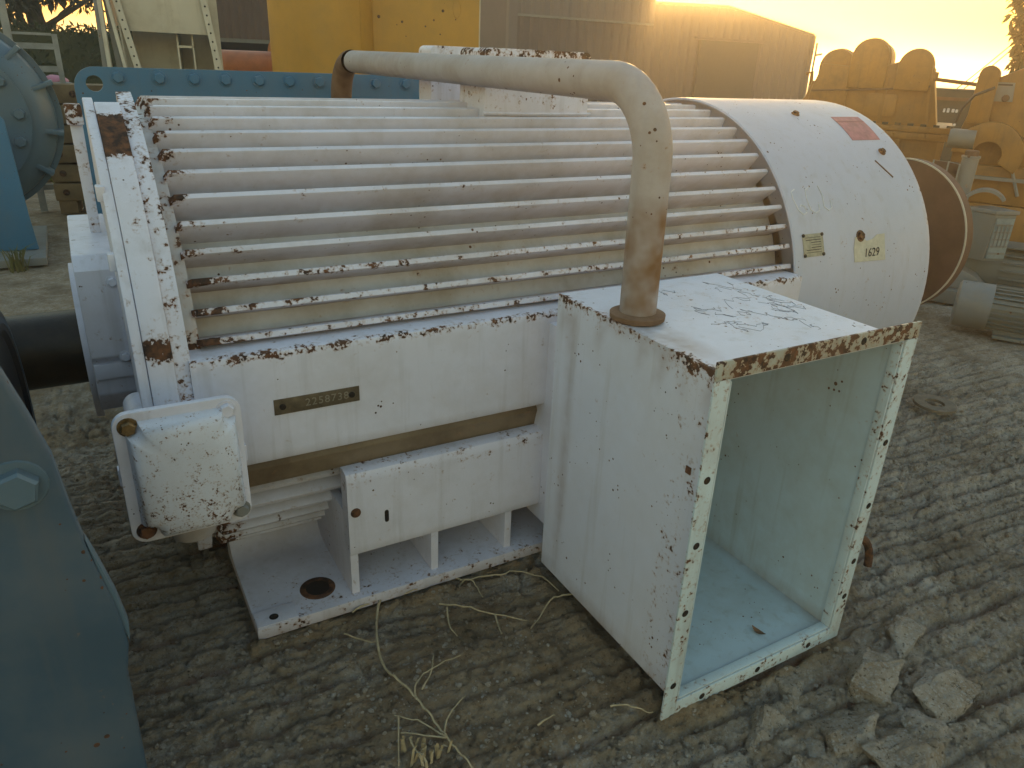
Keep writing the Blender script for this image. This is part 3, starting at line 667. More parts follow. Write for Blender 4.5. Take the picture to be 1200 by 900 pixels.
# ------------------------------------------------------------------ sheds
def corrug(x0, x1, z0, z1, y, mat, name, parent, pitch=.2, amp=.03, top=None):
    n = int((x1-x0)/(pitch/4)); V = []; F = []
    for i in range(n+1):
        x = x0+(x1-x0)*i/n; d = [-amp, amp*.2, amp, amp*.2][i % 4]
        V += [(x, y+d, z0), (x, y+d, top(x) if top else z1)]
    F = [(2*i, 2*i+2, 2*i+3, 2*i+1) for i in range(n)]
    return obj(name, (V, F), mat, parent, smooth=0)
S1 = thing('brown_shed', 'brown corrugated open-sided shed behind beige frame and orange pipe', 'shed', (3.2, 16.5, 0), 0., local=True)
corrug(-2.2, 2.6, 1.74, 4.2, 0, BROWNS, 'cladding', S1, .16, .02)
obj('edge_beam', box(-2.2, 2.6, .03, .15, 1.66, 1.76), GREY, S1)
obj('rear_wall', box(-2.2, 2.6, 3.9, 4.0, 0, 4.2), DARKIN, S1); obj('roof', box(-2.3, 2.7, .05, 4.1, 4.2, 4.3), BROWNS, S1)
obj('side_wall', box(2.5, 2.6, .16, 3.9, 0, 4.19), BROWNS, S1); obj('side_wall', box(-2.2, -2.1, .16, 3.9, 0, 4.19), BROWNS, S1)
S2 = thing('steel_shed', 'long grey corrugated steel shed with low gable roof standing under the sun', 'shed', (25, 25, 0))
gab = [(19.5, .0), (32.3, .0), (31.9, 3.2), (26.1, 4.08), (20.6, 3.92), (19.5, 3.88)]
def topz(x):
    return 3.88+(x-19.5)*.036 if x < 20.6 else (3.92+(x-20.6)*.029 if x < 26.1 else 4.08-(x-26.1)*.1517)
corrug(19.5, 31.9, 0, 4, 24.95, ROOF, 'front_cladding', S2, .5, .05, topz)
obj('wall_body', prism(gab, 25.05, 48), ROOF, S2, smooth=0)
obj('roof_trim', tube([(19.5, 24.9, 3.9), (20.6, 24.9, 3.95), (26.1, 24.9, 4.11), (31.95, 24.9, 3.23)], .06, 6), ROOF2, S2)
obj('corner_post', box(31.85, 32.0, 24.8, 24.94, 0, 3.2), ROOF, S2)
obj('downpipe', tube([(32.15, 24.8, 0), (32.15, 24.8, 2.9)], .05, 8), GREY, S2); obj('downpipe', tube([(32.15, 24.8, 2.35), (32.6, 24.8, 2.42)], .05, 8), GREY, S2)
obj('door_leaf', box(24.6, 28.2, 24.75, 24.88, 0, 2.7), DARKIN, S2)
obj('door_rail', box(24.3, 28.6, 24.7, 24.9, 2.72, 2.82), ROOF, S2)
S3 = thing('tall_grey_shed', 'tall grey shed with pale upper cladding behind the square yellow tank', 'shed', (16, 24, 0))
corrug(13.9, 20.3, 0, 3.02, 22.9, ROOF, 'lower_cladding', S3, .4, .04)
corrug(13.9, 20.3, 3.06, 4.6, 22.86, ROOF2, 'upper_cladding', S3, .4, .04)
obj('wall_body', box(13.85, 19.3, 23.0, 30, 0, 4.5), ROOF, S3, smooth=0)
obj('gutter', box(13.9, 20.3, 22.82, 22.95, 3.0, 3.07), GREY, S3)
obj('corner_flashing', box(13.8, 14.15, 22.78, 22.98, 0, 4.6), ROOF2, S3)

# ------------------------------------------------------------------ yellow gearboxes on the right
az = R(58)
Y1 = thing('yellow_gear_reducer', 'large yellow gear reducer with three round bearing domes along its top', 'gear reducer', (6.441, 1.707, 0), -az, local=True)
def dome_lobe(uc, zc, r, wd, y0, y1, base):
    pts = [(uc-wd, base)]+[(uc-r*cos(t), zc+r*sin(t)) for t in np.linspace(0, PI, 15)]+[(uc+wd, base)]
    return prism(pts[::-1], y0, y1)
for uc, zc, r, wd, y0 in ((-.93, 1.57, .155, .22, .10), (-.655, 1.66, .158, .20, .02), (-.272, 1.60, .140, .22, -.02)):
    lo = obj('bearing_dome', dome_lobe(uc, zc, r, r, y0-.06, .9, 1.40), YEL, Y1, bevel=.014)
    obj('dome_rib', dome_lobe(uc, zc, r+.008, r+.008, y0+.10, y0+.14, 1.42), YEL, lo)
obj('upper_case', prism([(-1.14, .98), (.04, .98), (-.09, 1.46), (-.12, 1.60), (-.42, 1.63), (-.50, 1.60), (-.8, 1.58), (-1.05, 1.60), (-1.12, 1.36)][::-1], .0, .95), YEL, Y1, bevel=.012)
for u_ in (-.80, -.47, -.08): obj('case_rib', prism([(u_-.012, 1.11), (u_+.012, 1.11), (u_+.006-.05*(u_ > -.2), 1.50), (u_-.014-.05*(u_ > -.2), 1.50)][::-1], -.03, .01), YEL, Y1)
obj('inlet_boss', box(-.15, -.078, .05, .2, 1.485, 1.56), YEL, Y1, bevel=.008)
fl = obj('split_flange', box(-1.22, .14, -.06, 1.0, 1.055, 1.105), YEL, Y1, bevel=.005)
obj('split_flange', box(-1.22, .14, -.055, 1.0, .99, 1.050), YEL, Y1, bevel=.005)
for u in np.arange(-1.15, .12, .105): obj('flange_nut', box(u-.025, u+.025, -.045, .005, 1.106, 1.125), BLACK, fl)
obj('lower_case', prism([(-1.15, 0.), (.10, 0.), (.10, .985), (-1.15, .985)][::-1], .0, .95), YEL, Y1, bevel=.012)
obj('case_rib', box(-.30, -.26, -.05, .0, .0, .985), YEL, Y1); obj('case_rib', box(.05, .09, -.05, .0, 0, .985), YEL, Y1)
pr_ = obj('cross_pipe', tube([(-.09, .1, 1.50), (.25, .05, 1.47), (.7, .0, 1.45)], .016, 8), RUSTB, Y1)
obj('rear_guard', prism([(-1.3, .9), (-1.08, .9), (-1.10, 1.42), (-1.16, 1.45), (-1.2, 1.3), (-1.28, 1.2)][::-1], .3, .6), YEL, Y1, bevel=.02)
obj('filler_spout', tube([(-1.18, .4, 1.4), (-1.19, .4, 1.52), (-1.24, .4, 1.50)], .018, 8), YEL, Y1)
obj('inspection_cover', prism(roundrect(-.62, -.36, 1.17, 1.36, .03), -.022, -.001), YEL, Y1, bevel=.004)
obj('oil_pipe', tube(fillet([(-1.10, -.05, 1.36), (-.50, -.06, 1.40), (-.12, -.05, 1.44)], .2, 6), .009, 6), RUSTB, Y1)
for u in np.arange(-1.1, .1, .13): bolt(Y1, (u, -.062, 1.03), .013, .015, YEL, name='flange_bolt')
obj('case_rib', box(-.70, -.66, -.05, .0, .0, .985), YEL, Y1)
az = R(62)
Y2 = thing('yellow_crusher_housing', 'yellow machine housing with pale rating panel and big curved bearing arm', 'crusher', (5.837, .754, 0), -az, local=True)
obj('side_shell', prism([(-.335, .62), (-.335, 1.09), (-.30, 1.25), (-.262, 1.40), (-.262, 1.48), (-.02, 1.60), (.75, 1.60), (.75, .62)][::-1], .12, .7), YEL, Y2, bevel=.012)
obj('bearing_dome', dome_lobe(-.222, 1.545, .068, .075, .05, .5, 1.2), YEL, Y2, bevel=.008)
pn = obj('rating_panel', prism([(-.154, 1.363), (-.028, 1.364), (-.042, 1.499), (-.178, 1.499)][::-1], .104, .1195), LGREY, Y2)
obj('panel_print', box(-.15, -.055, .1015, .1035, 1.476, 1.488), INK, pn); obj('panel_cap', lathe([(.085, 0.), (.085, .022), (.104, .026)], -.078, 1.388, 20, axis='y'), RUSTB, pn)
obj('bearing_arm', arc_ring(0, .12, .12, .23, R(20), R(190), 0, 0, 24) if False else xf(arc_ring(-.06, .12, .10, .24, R(-30), R(178), 0, 0, 28), Matrix.Translation((-.10, .02, .98)) @ Matrix.Rotation(R(90), 4, 'Z')), YEL, Y2, bevel=.006)
obj('hydraulic_drum', lathe([(-.38, 0.), (-.38, .066), (-.36, .072), (-.20, .072), (-.20, 0.)], -.02, 1.085, 28), GREY, Y2)
obj('lower_shell', box(-.34, .75, .02, .7, .0, .615), YEL, Y2, bevel=.012)
obj('belt_rail', box(-.2, .75, -.02, .02, .80, .825), LGREY, Y2); obj('front_plate', box(-.3, .75, .03, .118, .62, .90), YEL, Y2, bevel=.01)
obj('brace', tube([(.0, -.01, 1.10), (.18, -.01, .70)], .012, 6), LGREY, Y2)
obj('black_hose', tube([(-.36, -.03, 1.20), (-.34, -.03, 1.30), (-.28, -.03, 1.40), (-.16, -.03, 1.46)], .011, 8), BLACK, Y2)
obj('shaft_cap', lathe([(-.02, 0.), (-.02, .06), (.05, .065)], .05, 1.08, 24, axis='y'), BLACK, Y2)

# ------------------------------------------------------------------ smaller machines at the right
def small_motor(name, label, loc, rz, rad, ln, cowl, body, nf=26, box_on=False):
    t = thing(name, label, 'electric motor', loc, rz, local=True)
    obj('fan_cowl', lathe([(.0, 0.), (.0, rad*.86), (.012, rad*.98), (.03, rad), (ln*.32, rad)], 0, rad+.01, 48), cowl, t)
    obj('body', lathe([(ln*.30, rad*.86), (ln, rad*.86), (ln, 0.)], 0, rad+.01, 40), body, t)
    for k in range(nf):
        a_ = 2*PI*k/nf
        if R(240) < a_ < R(300): continue
        m_ = Matrix.Translation((0, 0, rad+.01)) @ Matrix.Rotation(a_, 4, 'X')
        obj('cooling_fin', xf(box(ln*.31, ln*.97, rad*.84, rad*.985, -.004, .004), m_), body, t, smooth=0)
    obj('foot', box(ln*.4, ln*.95, -rad*.9, -rad*.45, 0, .02), body, t); obj('foot', box(ln*.4, ln*.95, rad*.45, rad*.9, 0, .02), body, t)
    obj('foot_web', box(ln*.4, ln*.95, -rad*.55, rad*.55, .02, rad*.4), body, t)
    return t
small_motor('small_electric_motor', 'small grey electric motor with smooth fan cowl lying on the ground beside rear disc', (4.56, .10, 0), R(90-150), .150, .62, LGREY, GREY)
az = R(60)
az = R(62)
Gm = thing('boxed_grey_motor', 'grey ribbed motor with large square terminal box bearing an embossed grid plate', 'electric motor', (5.13, .379, 0), -az, local=True)
obj('terminal_box', prism([(.07, .0), (.195, .10), (.03, .24), (-.11, .08)], .33, .655, 'z'), GREY, Gm, bevel=.006)
obj('box_lid', prism([(.07, -.012), (.21, .10), (.03, .256), (-.125, .08)], .6565, .682, 'z'), LGREY, Gm, bevel=.003)
gm_ = Matrix.Translation((.07, .0, .33)) @ Matrix.Rotation(math.atan2(.10, .125), 4, 'Z')
gp = obj('grid_plate', xf(box(.012, .15, -.008, -.001, .02, .30), gm_), plain('embossed_grid_plate', (.26, .31, .31), .5), Gm)
for k in range(5): obj('grid_bar', xf(box(.02, .142, -.013, -.0085, .05+.05*k, .062+.05*k), gm_), LGREY, gp)
for k in range(4): obj('grid_bar', xf(box(.03+.03*k, .036+.03*k, -.0165, -.0135, .10, .26), gm_), LGREY, gp)
obj('motor_barrel', lathe([(-.2, 0.), (-.2, .17), (.8, .17), (.8, 0.)], .38, .23, 36), GREY, Gm)
for k in range(7): obj('barrel_fin', box(.20, .8, .19+.012*abs(k-3), .5, .07+.055*k, .08+.055*k), GREY, Gm, smooth=0)
obj('barrel_foot', box(-.1, .7, .22, .54, 0, .05), GREY, Gm)
obj('arched_vent', xf(arc_ring(-.05, .06, .13, .15, R(35), R(180), 0, 0, 20), Matrix.Translation((-.02, .12, .66)) @ Matrix.Rotation(R(90), 4, 'Z')), LGREY, Gm)
Vp = thing('grey_valve_post', 'grey cylindrical post with dark cap beside a thin wire frame', 'post', (5.395, .52, 0), -az, local=True)
obj('post', lathe([(0, .055), (.985, .055), (.988, .062), (1.004, .062), (1.004, .0)], -.18, 0, 28, axis='z'), LGREY, Vp)
obj('cap', lathe([(1.004, .045), (1.036, .045), (1.042, .038), (1.042, 0.)], -.18, 0, 24, axis='z'), RUSTB, Vp)
for x0_, y_ in ((-.41, .0), (-.31, -.03)):
    obj('wire_frame', tube([(x0_, y_, 0.), (x0_, y_, .955), (-.235, y_-.02, .942), (-.235, y_-.02, .0)], .006, 6), GALV, Vp)
obj('back_sheet', box(-.41, -.245, .045, .055, 0, .945), RUSTB, Vp)
Dc = thing('dark_container', 'dark grey-green container with worn white stencil marks between the yellow machines', 'container', (10.252, 3.102, 0), -az, local=True)
obj('container_body', box(-1.15, -.35, 0, 1.2, 0, 1.39), plain('dark_green_paint', (.05, .055, .045), .7), Dc, bevel=.02)
obj('container_rail', box(-1.15, -.35, -.03, -.001, 1.25, 1.29), RUSTB, Dc)
for u, z, w_, h_ in ((-.80, 1.10, .025, .05), (-.755, 1.10, .03, .055), (-.70, 1.105, .035, .045), (-.655, 1.105, .03, .04), (-.69, .935, .03, .035), (-.64, .94, .03, .03)):
    obj('stencil_mark', prism(roundrect(u, u+w_, z, z+h_, .008, 3), -.006, -.001), CHALK, Dc)
Ps = thing('grey_base_frame', 'low grey steel base frame on the ground behind motor rear disc', 'base frame', (5.2, .75, 0), -R(62), local=True)
obj('base_beam', box(-.7, .5, -.3, -.2, 0, .10), GREY, Ps, bevel=.008); obj('base_beam', box(-.7, .5, .2, .3, 0, .10), GREY, Ps, bevel=.008)
obj('bearing_block', box(-.62, -.30, -.28, .28, .10, .32), GREY, Ps, bevel=.02); obj('bracket', prism([(.0, .1), (.45, .1), (.35, .2), (.1, .3)][::-1], -.2, .2), LGREY, Ps, bevel=.01)
obj('upright', box(-.60, -.54, -.28, -.22, .32, .52), GREY, Ps)

# ------------------------------------------------------------------ far left: gate, stacked timbers, bundle, hedge, trees
Ft = thing('pipe_gate', 'pale grey-blue tubular gate standing before the dark hedge', 'gate', (-.45, 6, 0), 0., local=True)
for x, z1 in ((-.02, 1.56), (.155, 1.575)): pass
obj('gate_post', box(.13, .175, -.02, .02, 0, 1.57), BLUEG if False else GALV, Ft); obj('gate_post', box(-.235, -.175, -.03, .03, 0, 2.4), GALV, Ft)
for z in (1.555, 1.44, 1.25, 1.0, .6, .2): obj('gate_rail', box(-.175, .13, -.012, .012, z, z+.022 if z > 1.5 else z+.05), GALV, Ft)
Tp = thing('timber_stack', 'stack of old bolted timber beams beyond blue flange corner', 'timber stack', (-.2, 5.9, 0), R(-8), local=True)
for k in range(6):
    tbm = obj('timber_beam', box(-.32, .75, -.15+.01*(k % 2), .2, .12+.175*k, .28+.175*k), TIMBER, Tp, bevel=.012)
    for x in (-.22, -.02, .2): bolt(tbm, (x, -.155+.01*(k % 2), .20+.175*k), .022, .015, RUST, name='timber_bolt')
obj('bearer', box(-.3, -.15, -.14, .2, .0, .119), TIMBER, Tp); obj('bearer', box(.5, .65, -.14, .2, .0, .119), TIMBER, Tp)
Bd = thing('pink_tarp_bundle', 'small bundle wrapped in pink and white cloth behind the gate', 'bundle', (-.35, 8.2, 0), 0., local=True)
def blob(rx, ry, rz, seed, n=3, amp=.25, fl=0):
    bm = bmesh.new(); bmesh.ops.create_icosphere(bm, subdivisions=n, radius=1); rr = np.random.default_rng(seed); off = rr.random(3)*50
    for v in bm.verts:
        d = fbm(np.array([v.co.x*1.7+off[0]+v.co.z]), np.array([v.co.y*1.7+off[1]-v.co.z*.7]), 4)[0]
        s = 1+amp*(d-.5)*2; v.co = Vector((v.co.x*rx*s, v.co.y*ry*s, v.co.z*rz*s))
    V = [tuple(v.co) for v in bm.verts]; F = [tuple(v.index for v in f.verts) for f in bm.faces]; bm.free(); return V, F
obj('wrapped_load', xf(blob(.14, .12, .05, 5), Matrix.Translation((-.02, 0, 1.10))), PINK, Bd); obj('pallet_box', box(-.35, .3, -.25, .25, 0, 1.05), TIMBER, Bd, bevel=.01)
obj('white_wrap', xf(blob(.2, .15, .04, 8), Matrix.Translation((.02, -.08, 1.05))), LGREY, Bd)

def leaves(n, sampler, size, seed, droop=.3):
    rr = np.random.default_rng(seed); V = np.empty((n*4, 3)); P_ = sampler(n, rr)
    d = rr.normal(size=(n, 3)); d[:, 2] -= droop*1.5; d /= np.linalg.norm(d, axis=1)[:, None]
    s = np.cross(d, rr.normal(size=(n, 3))); s /= np.linalg.norm(s, axis=1)[:, None]
    L = size*(.6+.8*rr.random((n, 1))); W = L*.32
    V[0::4] = P_; V[1::4] = P_+d*L*.5+s*W*.5; V[2::4] = P_+d*L; V[3::4] = P_+d*L*.5-s*W*.5
    return [tuple(v) for v in V], [(4*i, 4*i+1, 4*i+2, 4*i+3) for i in range(n)]
def clumps(cs, n, rr):
    cs = np.array(cs); k = rr.integers(0, len(cs), n); g_ = rr.normal(size=(n, 3)); g_ /= np.linalg.norm(g_, axis=1)[:, None]; g_ *= rr.random((n, 1))**.45
    return cs[k, :3]+g_*cs[k, 3:4]*np.array([1, 1, 1.1])
def tree(name, label, loc, h, cr, cb, ncl, nl, seed, size, extra=()):
    t = thing(name, label, 'tree', loc, 0., local=True); rr = np.random.default_rng(seed)
    obj('trunk', tube([(0, 0, 0), (.08, 0, h*.3), (-.06, .05, h*.6), (.05, 0, h*.95)], .1, 10, rads=[.2, .16, .11, .03]), BARK, t)
    cs = []
    for i in range(ncl):
        a_ = rr.random()*2*PI; r_ = cr*math.sqrt(rr.random()); z = cb+(h-cb)*rr.random(); cs.append((r_*cos(a_), r_*sin(a_), z, .22+.3*rr.random()))
    cs += list(extra)
    for i in range(0, len(cs), 3):
        c_ = cs[i]; z0 = max(.35*h, c_[2]-.9); obj('limb', tube([(0, 0, z0*.8), (c_[0]*.5, c_[1]*.5, z0+.2), (c_[0], c_[1], c_[2])], .03, 6, rads=[.06, .035, .012]), BARK, t)
    obj('crown', leaves(nl, lambda n, q_: clumps(cs, n, q_), size, seed+1, .8), LEAF, t, smooth=0)
    return t
tree('drooping_tree', 'drooping olive tree with hanging foliage rising behind the dark hedge', (-.55, 15.5, 0), 5.2, 2.2, 2.35, 46, 9000, 21, .17, [(-.55, -.6, 2.05, .3), (-.25, -.4, 2.15, .28), (-.1, -.3, 2.2, .2), (.15, -.3, 2.45, .2), (.55, -.2, 2.4, .16), (-.45, -.3, 1.95, .2)])
tree('leafy_tree', 'leafy tree whose outer branch hangs above the yellow crusher housing', (8.307, .369, 0), 4.4, 1.15, 2.2, 40, 7000, 33, .085, [(-.80, 1.50, 2.5, .14), (-.784, 1.474, 2.25, .12), (-.77, 1.45, 2.08, .10), (-.76, 1.43, 1.95, .08), (-.745, 1.40, 1.82, .08), (-.736, 1.386, 1.70, .07), (-.70, 1.30, 2.35, .13), (-.66, 1.25, 2.0, .12)])
H = thing('hedge', 'long dark clipped hedge behind the tubular gate', 'hedge', (0, 14.4, 0), 0., local=True)
obj('hedge_core', xf(box(-6, 2.2, -.35, .5, 0, 1.68), Matrix.Identity(4)), HEDGEL, H)
obj('hedge_foliage', leaves(16000, lambda n, q_: np.c_[q_.uniform(-4, 2.3, n), q_.uniform(-.5, .5, n), q_.random(n)**.7*1.78], .11, 61, 0.), HEDGEL, H, smooth=0)
# far hill line / tree belt along the horizon
hv = []; hx = np.linspace(-160, 260, 140)
hz = 4+5*fbm(hx*.03, hx*0+3, 4)
pts_ = [(x, z) for x, z in zip(hx, hz)]
ho = obj('distant_hills', join(*[([(a0[0], 235, -1), (a1[0], 235, -1), (a1[0], 235, a1[1]*.55), (a0[0], 235, a0[1]*.55), (a0[0], 300, -1), (a1[0], 300, -1)], [(0, 1, 2, 3), (3, 2, 5, 4)]) for a0, a1 in zip(pts_[:-1], pts_[1:])]), plain('hill_scrub', (.06, .06, .04), .95, .3, .05, fine=.6), None)
ho['kind'] = 'structure'
# overhead lines
for k, (ua, za, ub, zb) in enumerate(((1.3, 3.50, -.6, 1.23), (1.3, 3.41, -.46, 1.22))):
    pts_ = [(18.709+.5*(ua+(ub-ua)*t), 8.468-.866*(ua+(ub-ua)*t), za+(zb-za)*t-.06*sin(PI*t)) for t in np.linspace(0, 1, 14)]
    tag(obj('overhead_wire', tube(pts_, .013, 5), WIRE), ('upper' if k == 0 else 'lower')+' of two thin overhead cables slanting against the pale sky', 'cable', 'overhead cables')

# ------------------------------------------------------------------ things on the ground
def gz(x, y): return float(ground_h(np.array([x]), np.array([y]))[0][0])
wv = lathe(ring_prof(0, .014, .045, .098)[:5], 3.165, -.69, 40, axis='z')
wo = obj('steel_washer', xf(wv, Matrix.Translation((3.165, -.69, .0)) @ Matrix.Rotation(R(3), 4, 'X') @ Matrix.Translation((-3.165, .69, 0))), plain('dusty_steel', (.20, .165, .12), .8, .3, 30), None)
tag(wo, 'flat dusty steel ring washer lying on the raked concrete', 'washer')
wo.location.z = .022
hk = tube([(1.66+.085*cos(t), -1.37+.05*sin(t)*.3, .03+.095*sin(t)) for t in np.linspace(-.3, PI+.2, 22)], .013, 10)
tag(obj('iron_ring', hk, RUST), 'rusty iron ring half buried behind the open box flange', 'ring')
def rock(x, y, rx, ry, rz, seed, rot, label):
    rr = np.random.default_rng(seed); bm = bmesh.new()
    for i in range(16):
        p = rr.uniform(-1, 1, 3); p /= max(abs(p).max(), 1e-3)*rr.uniform(1, 1.25); bm.verts.new((p[0]*rx, p[1]*ry, p[2]*rz))
    h_ = bmesh.ops.convex_hull(bm, input=bm.verts[:]); bmesh.ops.delete(bm, geom=[v for v in bm.verts if not v.link_faces], context='VERTS')
    bmesh.ops.subdivide_edges(bm, edges=bm.edges[:], cuts=5, use_grid_fill=True); bmesh.ops.triangulate(bm, faces=bm.faces[:]); bm.normal_update()
    for v in bm.verts:
        d = fbm(np.array([v.co.x*26+seed+v.co.z*19]), np.array([v.co.y*26-v.co.z*23]), 5, .6)[0]-.5; v.co += v.normal*d*.034
    V = [tuple(v.co) for v in bm.verts]; bm.verts.index_update(); F = [tuple(v.index for v in f.verts) for f in bm.faces]; bm.free()
    o = obj('concrete_chunk', (V, F), GROUND, None, smooth=35); o.location = (x, y, gz(x, y)+rz*.12); o.rotation_euler = (rr.uniform(-.2, .2), rr.uniform(-.2, .2), rot)
    return tag(o, label, 'rubble', 'concrete rubble before the open box')
rock(1.33, -1.70, .105, .07, .05, 3, .6, 'pointed concrete chunk at the right corner of open box flange')
rock(1.10, -1.615, .12, .05, .035, 4, .3, 'long pale concrete slab piece under the lower flange of open box')
rock(1.12, -1.80, .055, .08, .03, 5, 1.2, 'small angular concrete chip among the rubble before open box')
rock(1.17, -1.905, .10, .09, .04, 6, .2, 'wide flat concrete piece among the rubble before open box')
rock(.93, -1.70, .085, .05, .03, 9, .5, 'low concrete lump before the left corner of open box flange')
rock(.86, -1.845, .13, .055, .035, 12, .4, 'long concrete ridge fragment farthest from the open box')
rock(1.45, -1.83, .11, .07, .04, 17, .3, 'thick concrete slab piece lying beyond the pointed chunk')
rock(1.30, -1.86, .075, .06, .035, 19, 1.0, 'angular concrete piece wedged between the wide flat piece and slab')
rock(1.52, -1.66, .09, .05, .03, 23, .5, 'low concrete piece on the ridges right of the open box corner')
rock(1.0, -1.78, .05, .035, .025, 14, .9, 'fist sized concrete stone in the middle of the rubble')
tw = {'main': [[.275, -.769], [.216, -.855], [.17, -.987], [.161, -1.088], [.187, -1.174], [.203, -1.274], [.217, -1.367], [.228, -1.446], [.24, -1.55]], 'b1': [[.191, -1.21], [.205, -1.17], [.252, -1.135], [.359, -1.121]], 'b2': [[.215, -1.324], [.24, -1.293], [.275, -1.27], [.304, -1.26]],
      'b3': [[.211, -1.347], [.178, -1.278], [.124, -1.227]], 'b4': [[.213, -1.348], [.118, -1.287]], 'p': [[.216, -1.189], [.262, -1.14], [.293, -1.087]], 'h': [[.105, -.894], [.167, -.975]], 'g': [[.132, -1.237], [.08, -1.369]], 'o': [[.131, -1.311], [.132, -1.396]]}
def stem_tube(pl, r0, lift=.034):
    P_ = [Vector((a_, b_, 0)) for a_, b_ in pl]; pp = []
    for i in range(len(P_)-1):
        for k in range(6):
            t = k/6; p0, p1, p2, p3 = P_[max(i-1, 0)], P_[i], P_[i+1], P_[min(i+2, len(P_)-1)]
            pp.append(.5*((2*p1)+(p2-p0)*t+(2*p0-5*p1+4*p2-p3)*t*t+(3*p1-p0-3*p2+p3)*t**3))
    pp.append(P_[-1]); n = len(pp)
    hz_ = np.array([gz(p.x, p.y) for p in pp]); hz_ = np.maximum(hz_, np.convolve(np.pad(hz_, 3, 'edge'), np.ones(7)/7, 'valid'))+lift*.5
    return tube([(p.x, p.y, z) for p, z in zip(pp, hz_)], r0, 6, rads=[r0*(1-.6*i/n) for i in range(n)])
vt = thing('dry_vine', 'long dry branching vine stem lying before the motor foot', 'dry stem', (.2, -1.1, 0))
obj('main_stem', stem_tube(tw['main'], .0042), TWIG, vt)
for k in ('b1', 'b2', 'b3', 'b4', 'p', 'h', 'g', 'o'): obj('side_stem', stem_tube(tw[k], .0026), TWIG, vt)
tl = [([[.473, -.795], [.603, -.866], [.692, -.886], [.752, -1.01]], 'long bent dry straw between motor foot and terminal box'), ([[.4, -.89], [.483, -.983], [.591, -1.083]], 'straight dry straw parallel to the motor foot'),
      ([[.776, -1.054], [.696, -1.049], [.622, -1.095], [.582, -1.123]], 'curved dry straw touching the bottom edge of terminal box'), ([[.494, -.82], [.528, -.865], [.526, -.932]], 'short arched straw beside motor foot'),
      ([[.62, -1.455], [.663, -1.471], [.704, -1.523]], 'thin straw near the bottom corner of open box'), ([[.149, -.83], [.262, -.803], [.357, -.828]], 'straw lying along the front edge of motor foot'),
      ([[.428, -1.415], [.482, -1.408]], 'very short straw alone on bare soil'), ([[.521, -1.019], [.499, -1.1]], 'short straw crossing under the straight straw'), ([[.406, -.931], [.382, -1.001], [.384, -1.048]], 'short bent straw between vine and straight straw'), ([[1.395, -1.50], [1.47, -1.46]], 'pale straw poking out beside box flange corner')]
for pl, lb in tl[:9]: tag(obj('dry_straw', stem_tube(pl, .003), TWIG), lb, 'straw', 'dry straws on the ground')
def tuft(x, y, n, hgt, seed, label, mat=GRASSM):
    rr = np.random.default_rng(seed); V = []; F = []
    for i in range(n):
        a_ = rr.random()*2*PI; r_ = rr.random()*.06; bx, by = r_*cos(a_), r_*sin(a_); L = hgt*(.5+rr.random()); d = rr.normal(size=2)*.5; w_ = .004
        k = len(V); V += [(bx-w_, by, -.03), (bx+w_, by, -.03), (bx+d[0]*L*.4+w_*.8, by+d[1]*L*.4, L*.7), (bx+d[0]*L*.4-w_*.8, by+d[1]*L*.4, L*.7), (bx+d[0]*L, by+d[1]*L, L*.9)]
        F += [(k, k+1, k+2, k+3), (k+3, k+2, k+4)]
    o = obj('grass_tuft', (V, F), mat, None, smooth=0); o.location = (x, y, gz(x, y)+.02); return tag(o, label, 'grass tuft', 'grass tufts')
tuft(-.80, 3.72, 40, .13, 2, 'small green grass tuft at the pump base plate')
tuft(-.41, 6.6, 160, .45, 3, 'yellow-green grass tuft beside the timber stack')
tuft(-.14, 5.3, 90, .22, 6, 'low grass tuft between pump and blue casing')
tuft(.15, -1.36, 22, .028, 4, 'dry yellow tuft at the vine stem', TWIG)
# scattered pebbles
rr = np.random.default_rng(5); V = []; F = []
pts = [(rr.uniform(-.4, 3.2), rr.uniform(-2.0, -.2)) for _ in range(380)]
pz = ground_h(np.array([p[0] for p in pts]), np.array([p[1] for p in pts]))[0]
ic = blob(1, 1, .7, 2, 1, .3)
for (x, y), z in zip(pts, pz):
    if X0-.06 < x < X1+.06 and YF-.02 < y: continue
    s = .002+.006*rr.random()**4; k = len(V); a_ = rr.random()*6; V += [(x+s*(v[0]*cos(a_)-v[1]*sin(a_)), y+s*(v[0]*sin(a_)+v[1]*cos(a_)), z+s*(v[2]+.3)) for v in ic[0]]; F += [tuple(i+k for i in f) for f in ic[1]]
n_ = 11000; gx = rr.uniform(-.6, 3.6, n_); gy = np.where(rr.random(n_) < .7, rr.uniform(-2.0, -.75, n_), rr.uniform(-2.0, .4, n_)); ok = ~((gx > X0-.06) & (gx < X1+.06) & (gy > YF-.02) | (gx > -.13) & (gx < 1.9) & (gy > -.83)); gx, gy = gx[ok], gy[ok]
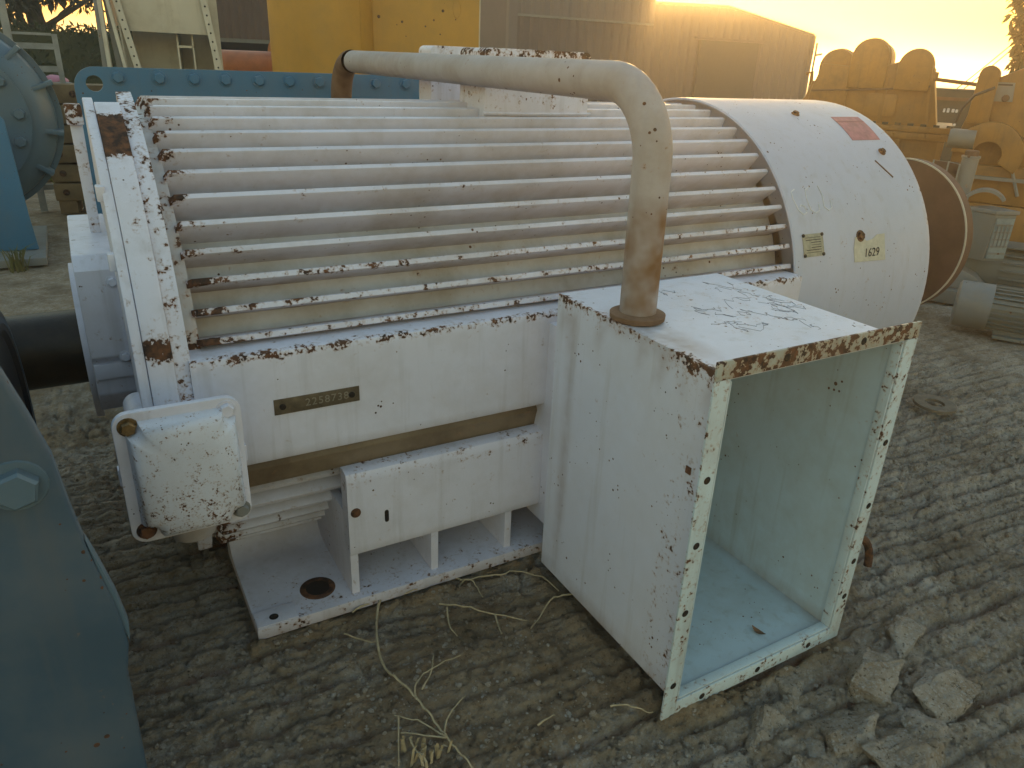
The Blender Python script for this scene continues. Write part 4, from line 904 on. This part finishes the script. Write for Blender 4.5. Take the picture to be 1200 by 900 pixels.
gh = ground_h(gx, gy)[0]; sz_ = (.0022+.0075*rr.random(len(gx))**4); bi = bmesh.new(); bmesh.ops.create_icosphere(bi, subdivisions=1, radius=1); iv = np.array([v.co[:] for v in bi.verts]); jf = [tuple(v.index for v in f.verts) for f in bi.faces]; bi.free()
k0 = len(V)
gv = iv[None]*(.7+.6*rr.random((len(gx), len(iv), 1)))*sz_[:, None, None]*np.array([1, 1, .75])+np.stack([gx, gy, gh+sz_*.15], -1)[:, None]
V += [tuple(q_) for q_ in gv.reshape(-1, 3)]
for i in range(len(gx)): b_ = k0+i*len(iv); F += [(f[0]+b_, f[1]+b_, f[2]+b_) for f in jf]
tag(obj('pebbles', (V, F), GROUND, smooth=0), 'scattered small pebbles and crumbs on the raked concrete', 'pebbles', None, 'stuff')

# ------------------------------------------------------------------ veiling glare of the low sun, put in as an added volume of haze
hb = obj('glare_haze', box(-450, 450, -450, 450, -3.5, 6.2), None, None, smooth=0)
hm, hn, hl = newmat('glare_haze'); hn.remove(hn['Principled BSDF']); pv = hn.new('ShaderNodeVolumePrincipled'); pv.inputs['Density'].default_value = .0054
pv.inputs['Color'].default_value = (.95, .92, .88, 1); pv.inputs['Anisotropy'].default_value = .58; hl.new(pv.outputs[0], hn['Material Output'].inputs['Volume'])
hb.data.materials.append(hm); hb['kind'] = 'stuff'

lr = np.random.default_rng(9)
for k, lb in enumerate(('curled dry leaf on the box floor near its left wall', 'small dry leaf on the box floor beside the lower flange', 'broken dry leaf on the box floor by its back corner')):
    x, y = ((.86, -1.30), (1.12, -1.47), (1.22, -1.05))[k]; L = (.030, .022, .026)[k]; a_ = lr.random()*6
    V = []; F = []
    for i in range(7):
        t = i/6; w_ = L*.42*sin(PI*min(max(t, .04), .97))**.8; z = ZB+T+.0035+.010*(2*t-1)**2
        for sgn in (-1, 0, 1):
            px, py = (t-.5)*L*2, sgn*w_; V.append((x+px*cos(a_)-py*sin(a_), y+px*sin(a_)+py*cos(a_), z+abs(sgn)*w_*.35))
    for i in range(6):
        for j in (0, 1): F.append((i*3+j, (i+1)*3+j, (i+1)*3+j+1, i*3+j+1))
    tag(obj('dry_leaf', (V, F), RUSTP, smooth=60), lb, 'leaf', 'dry leaves in the open box')
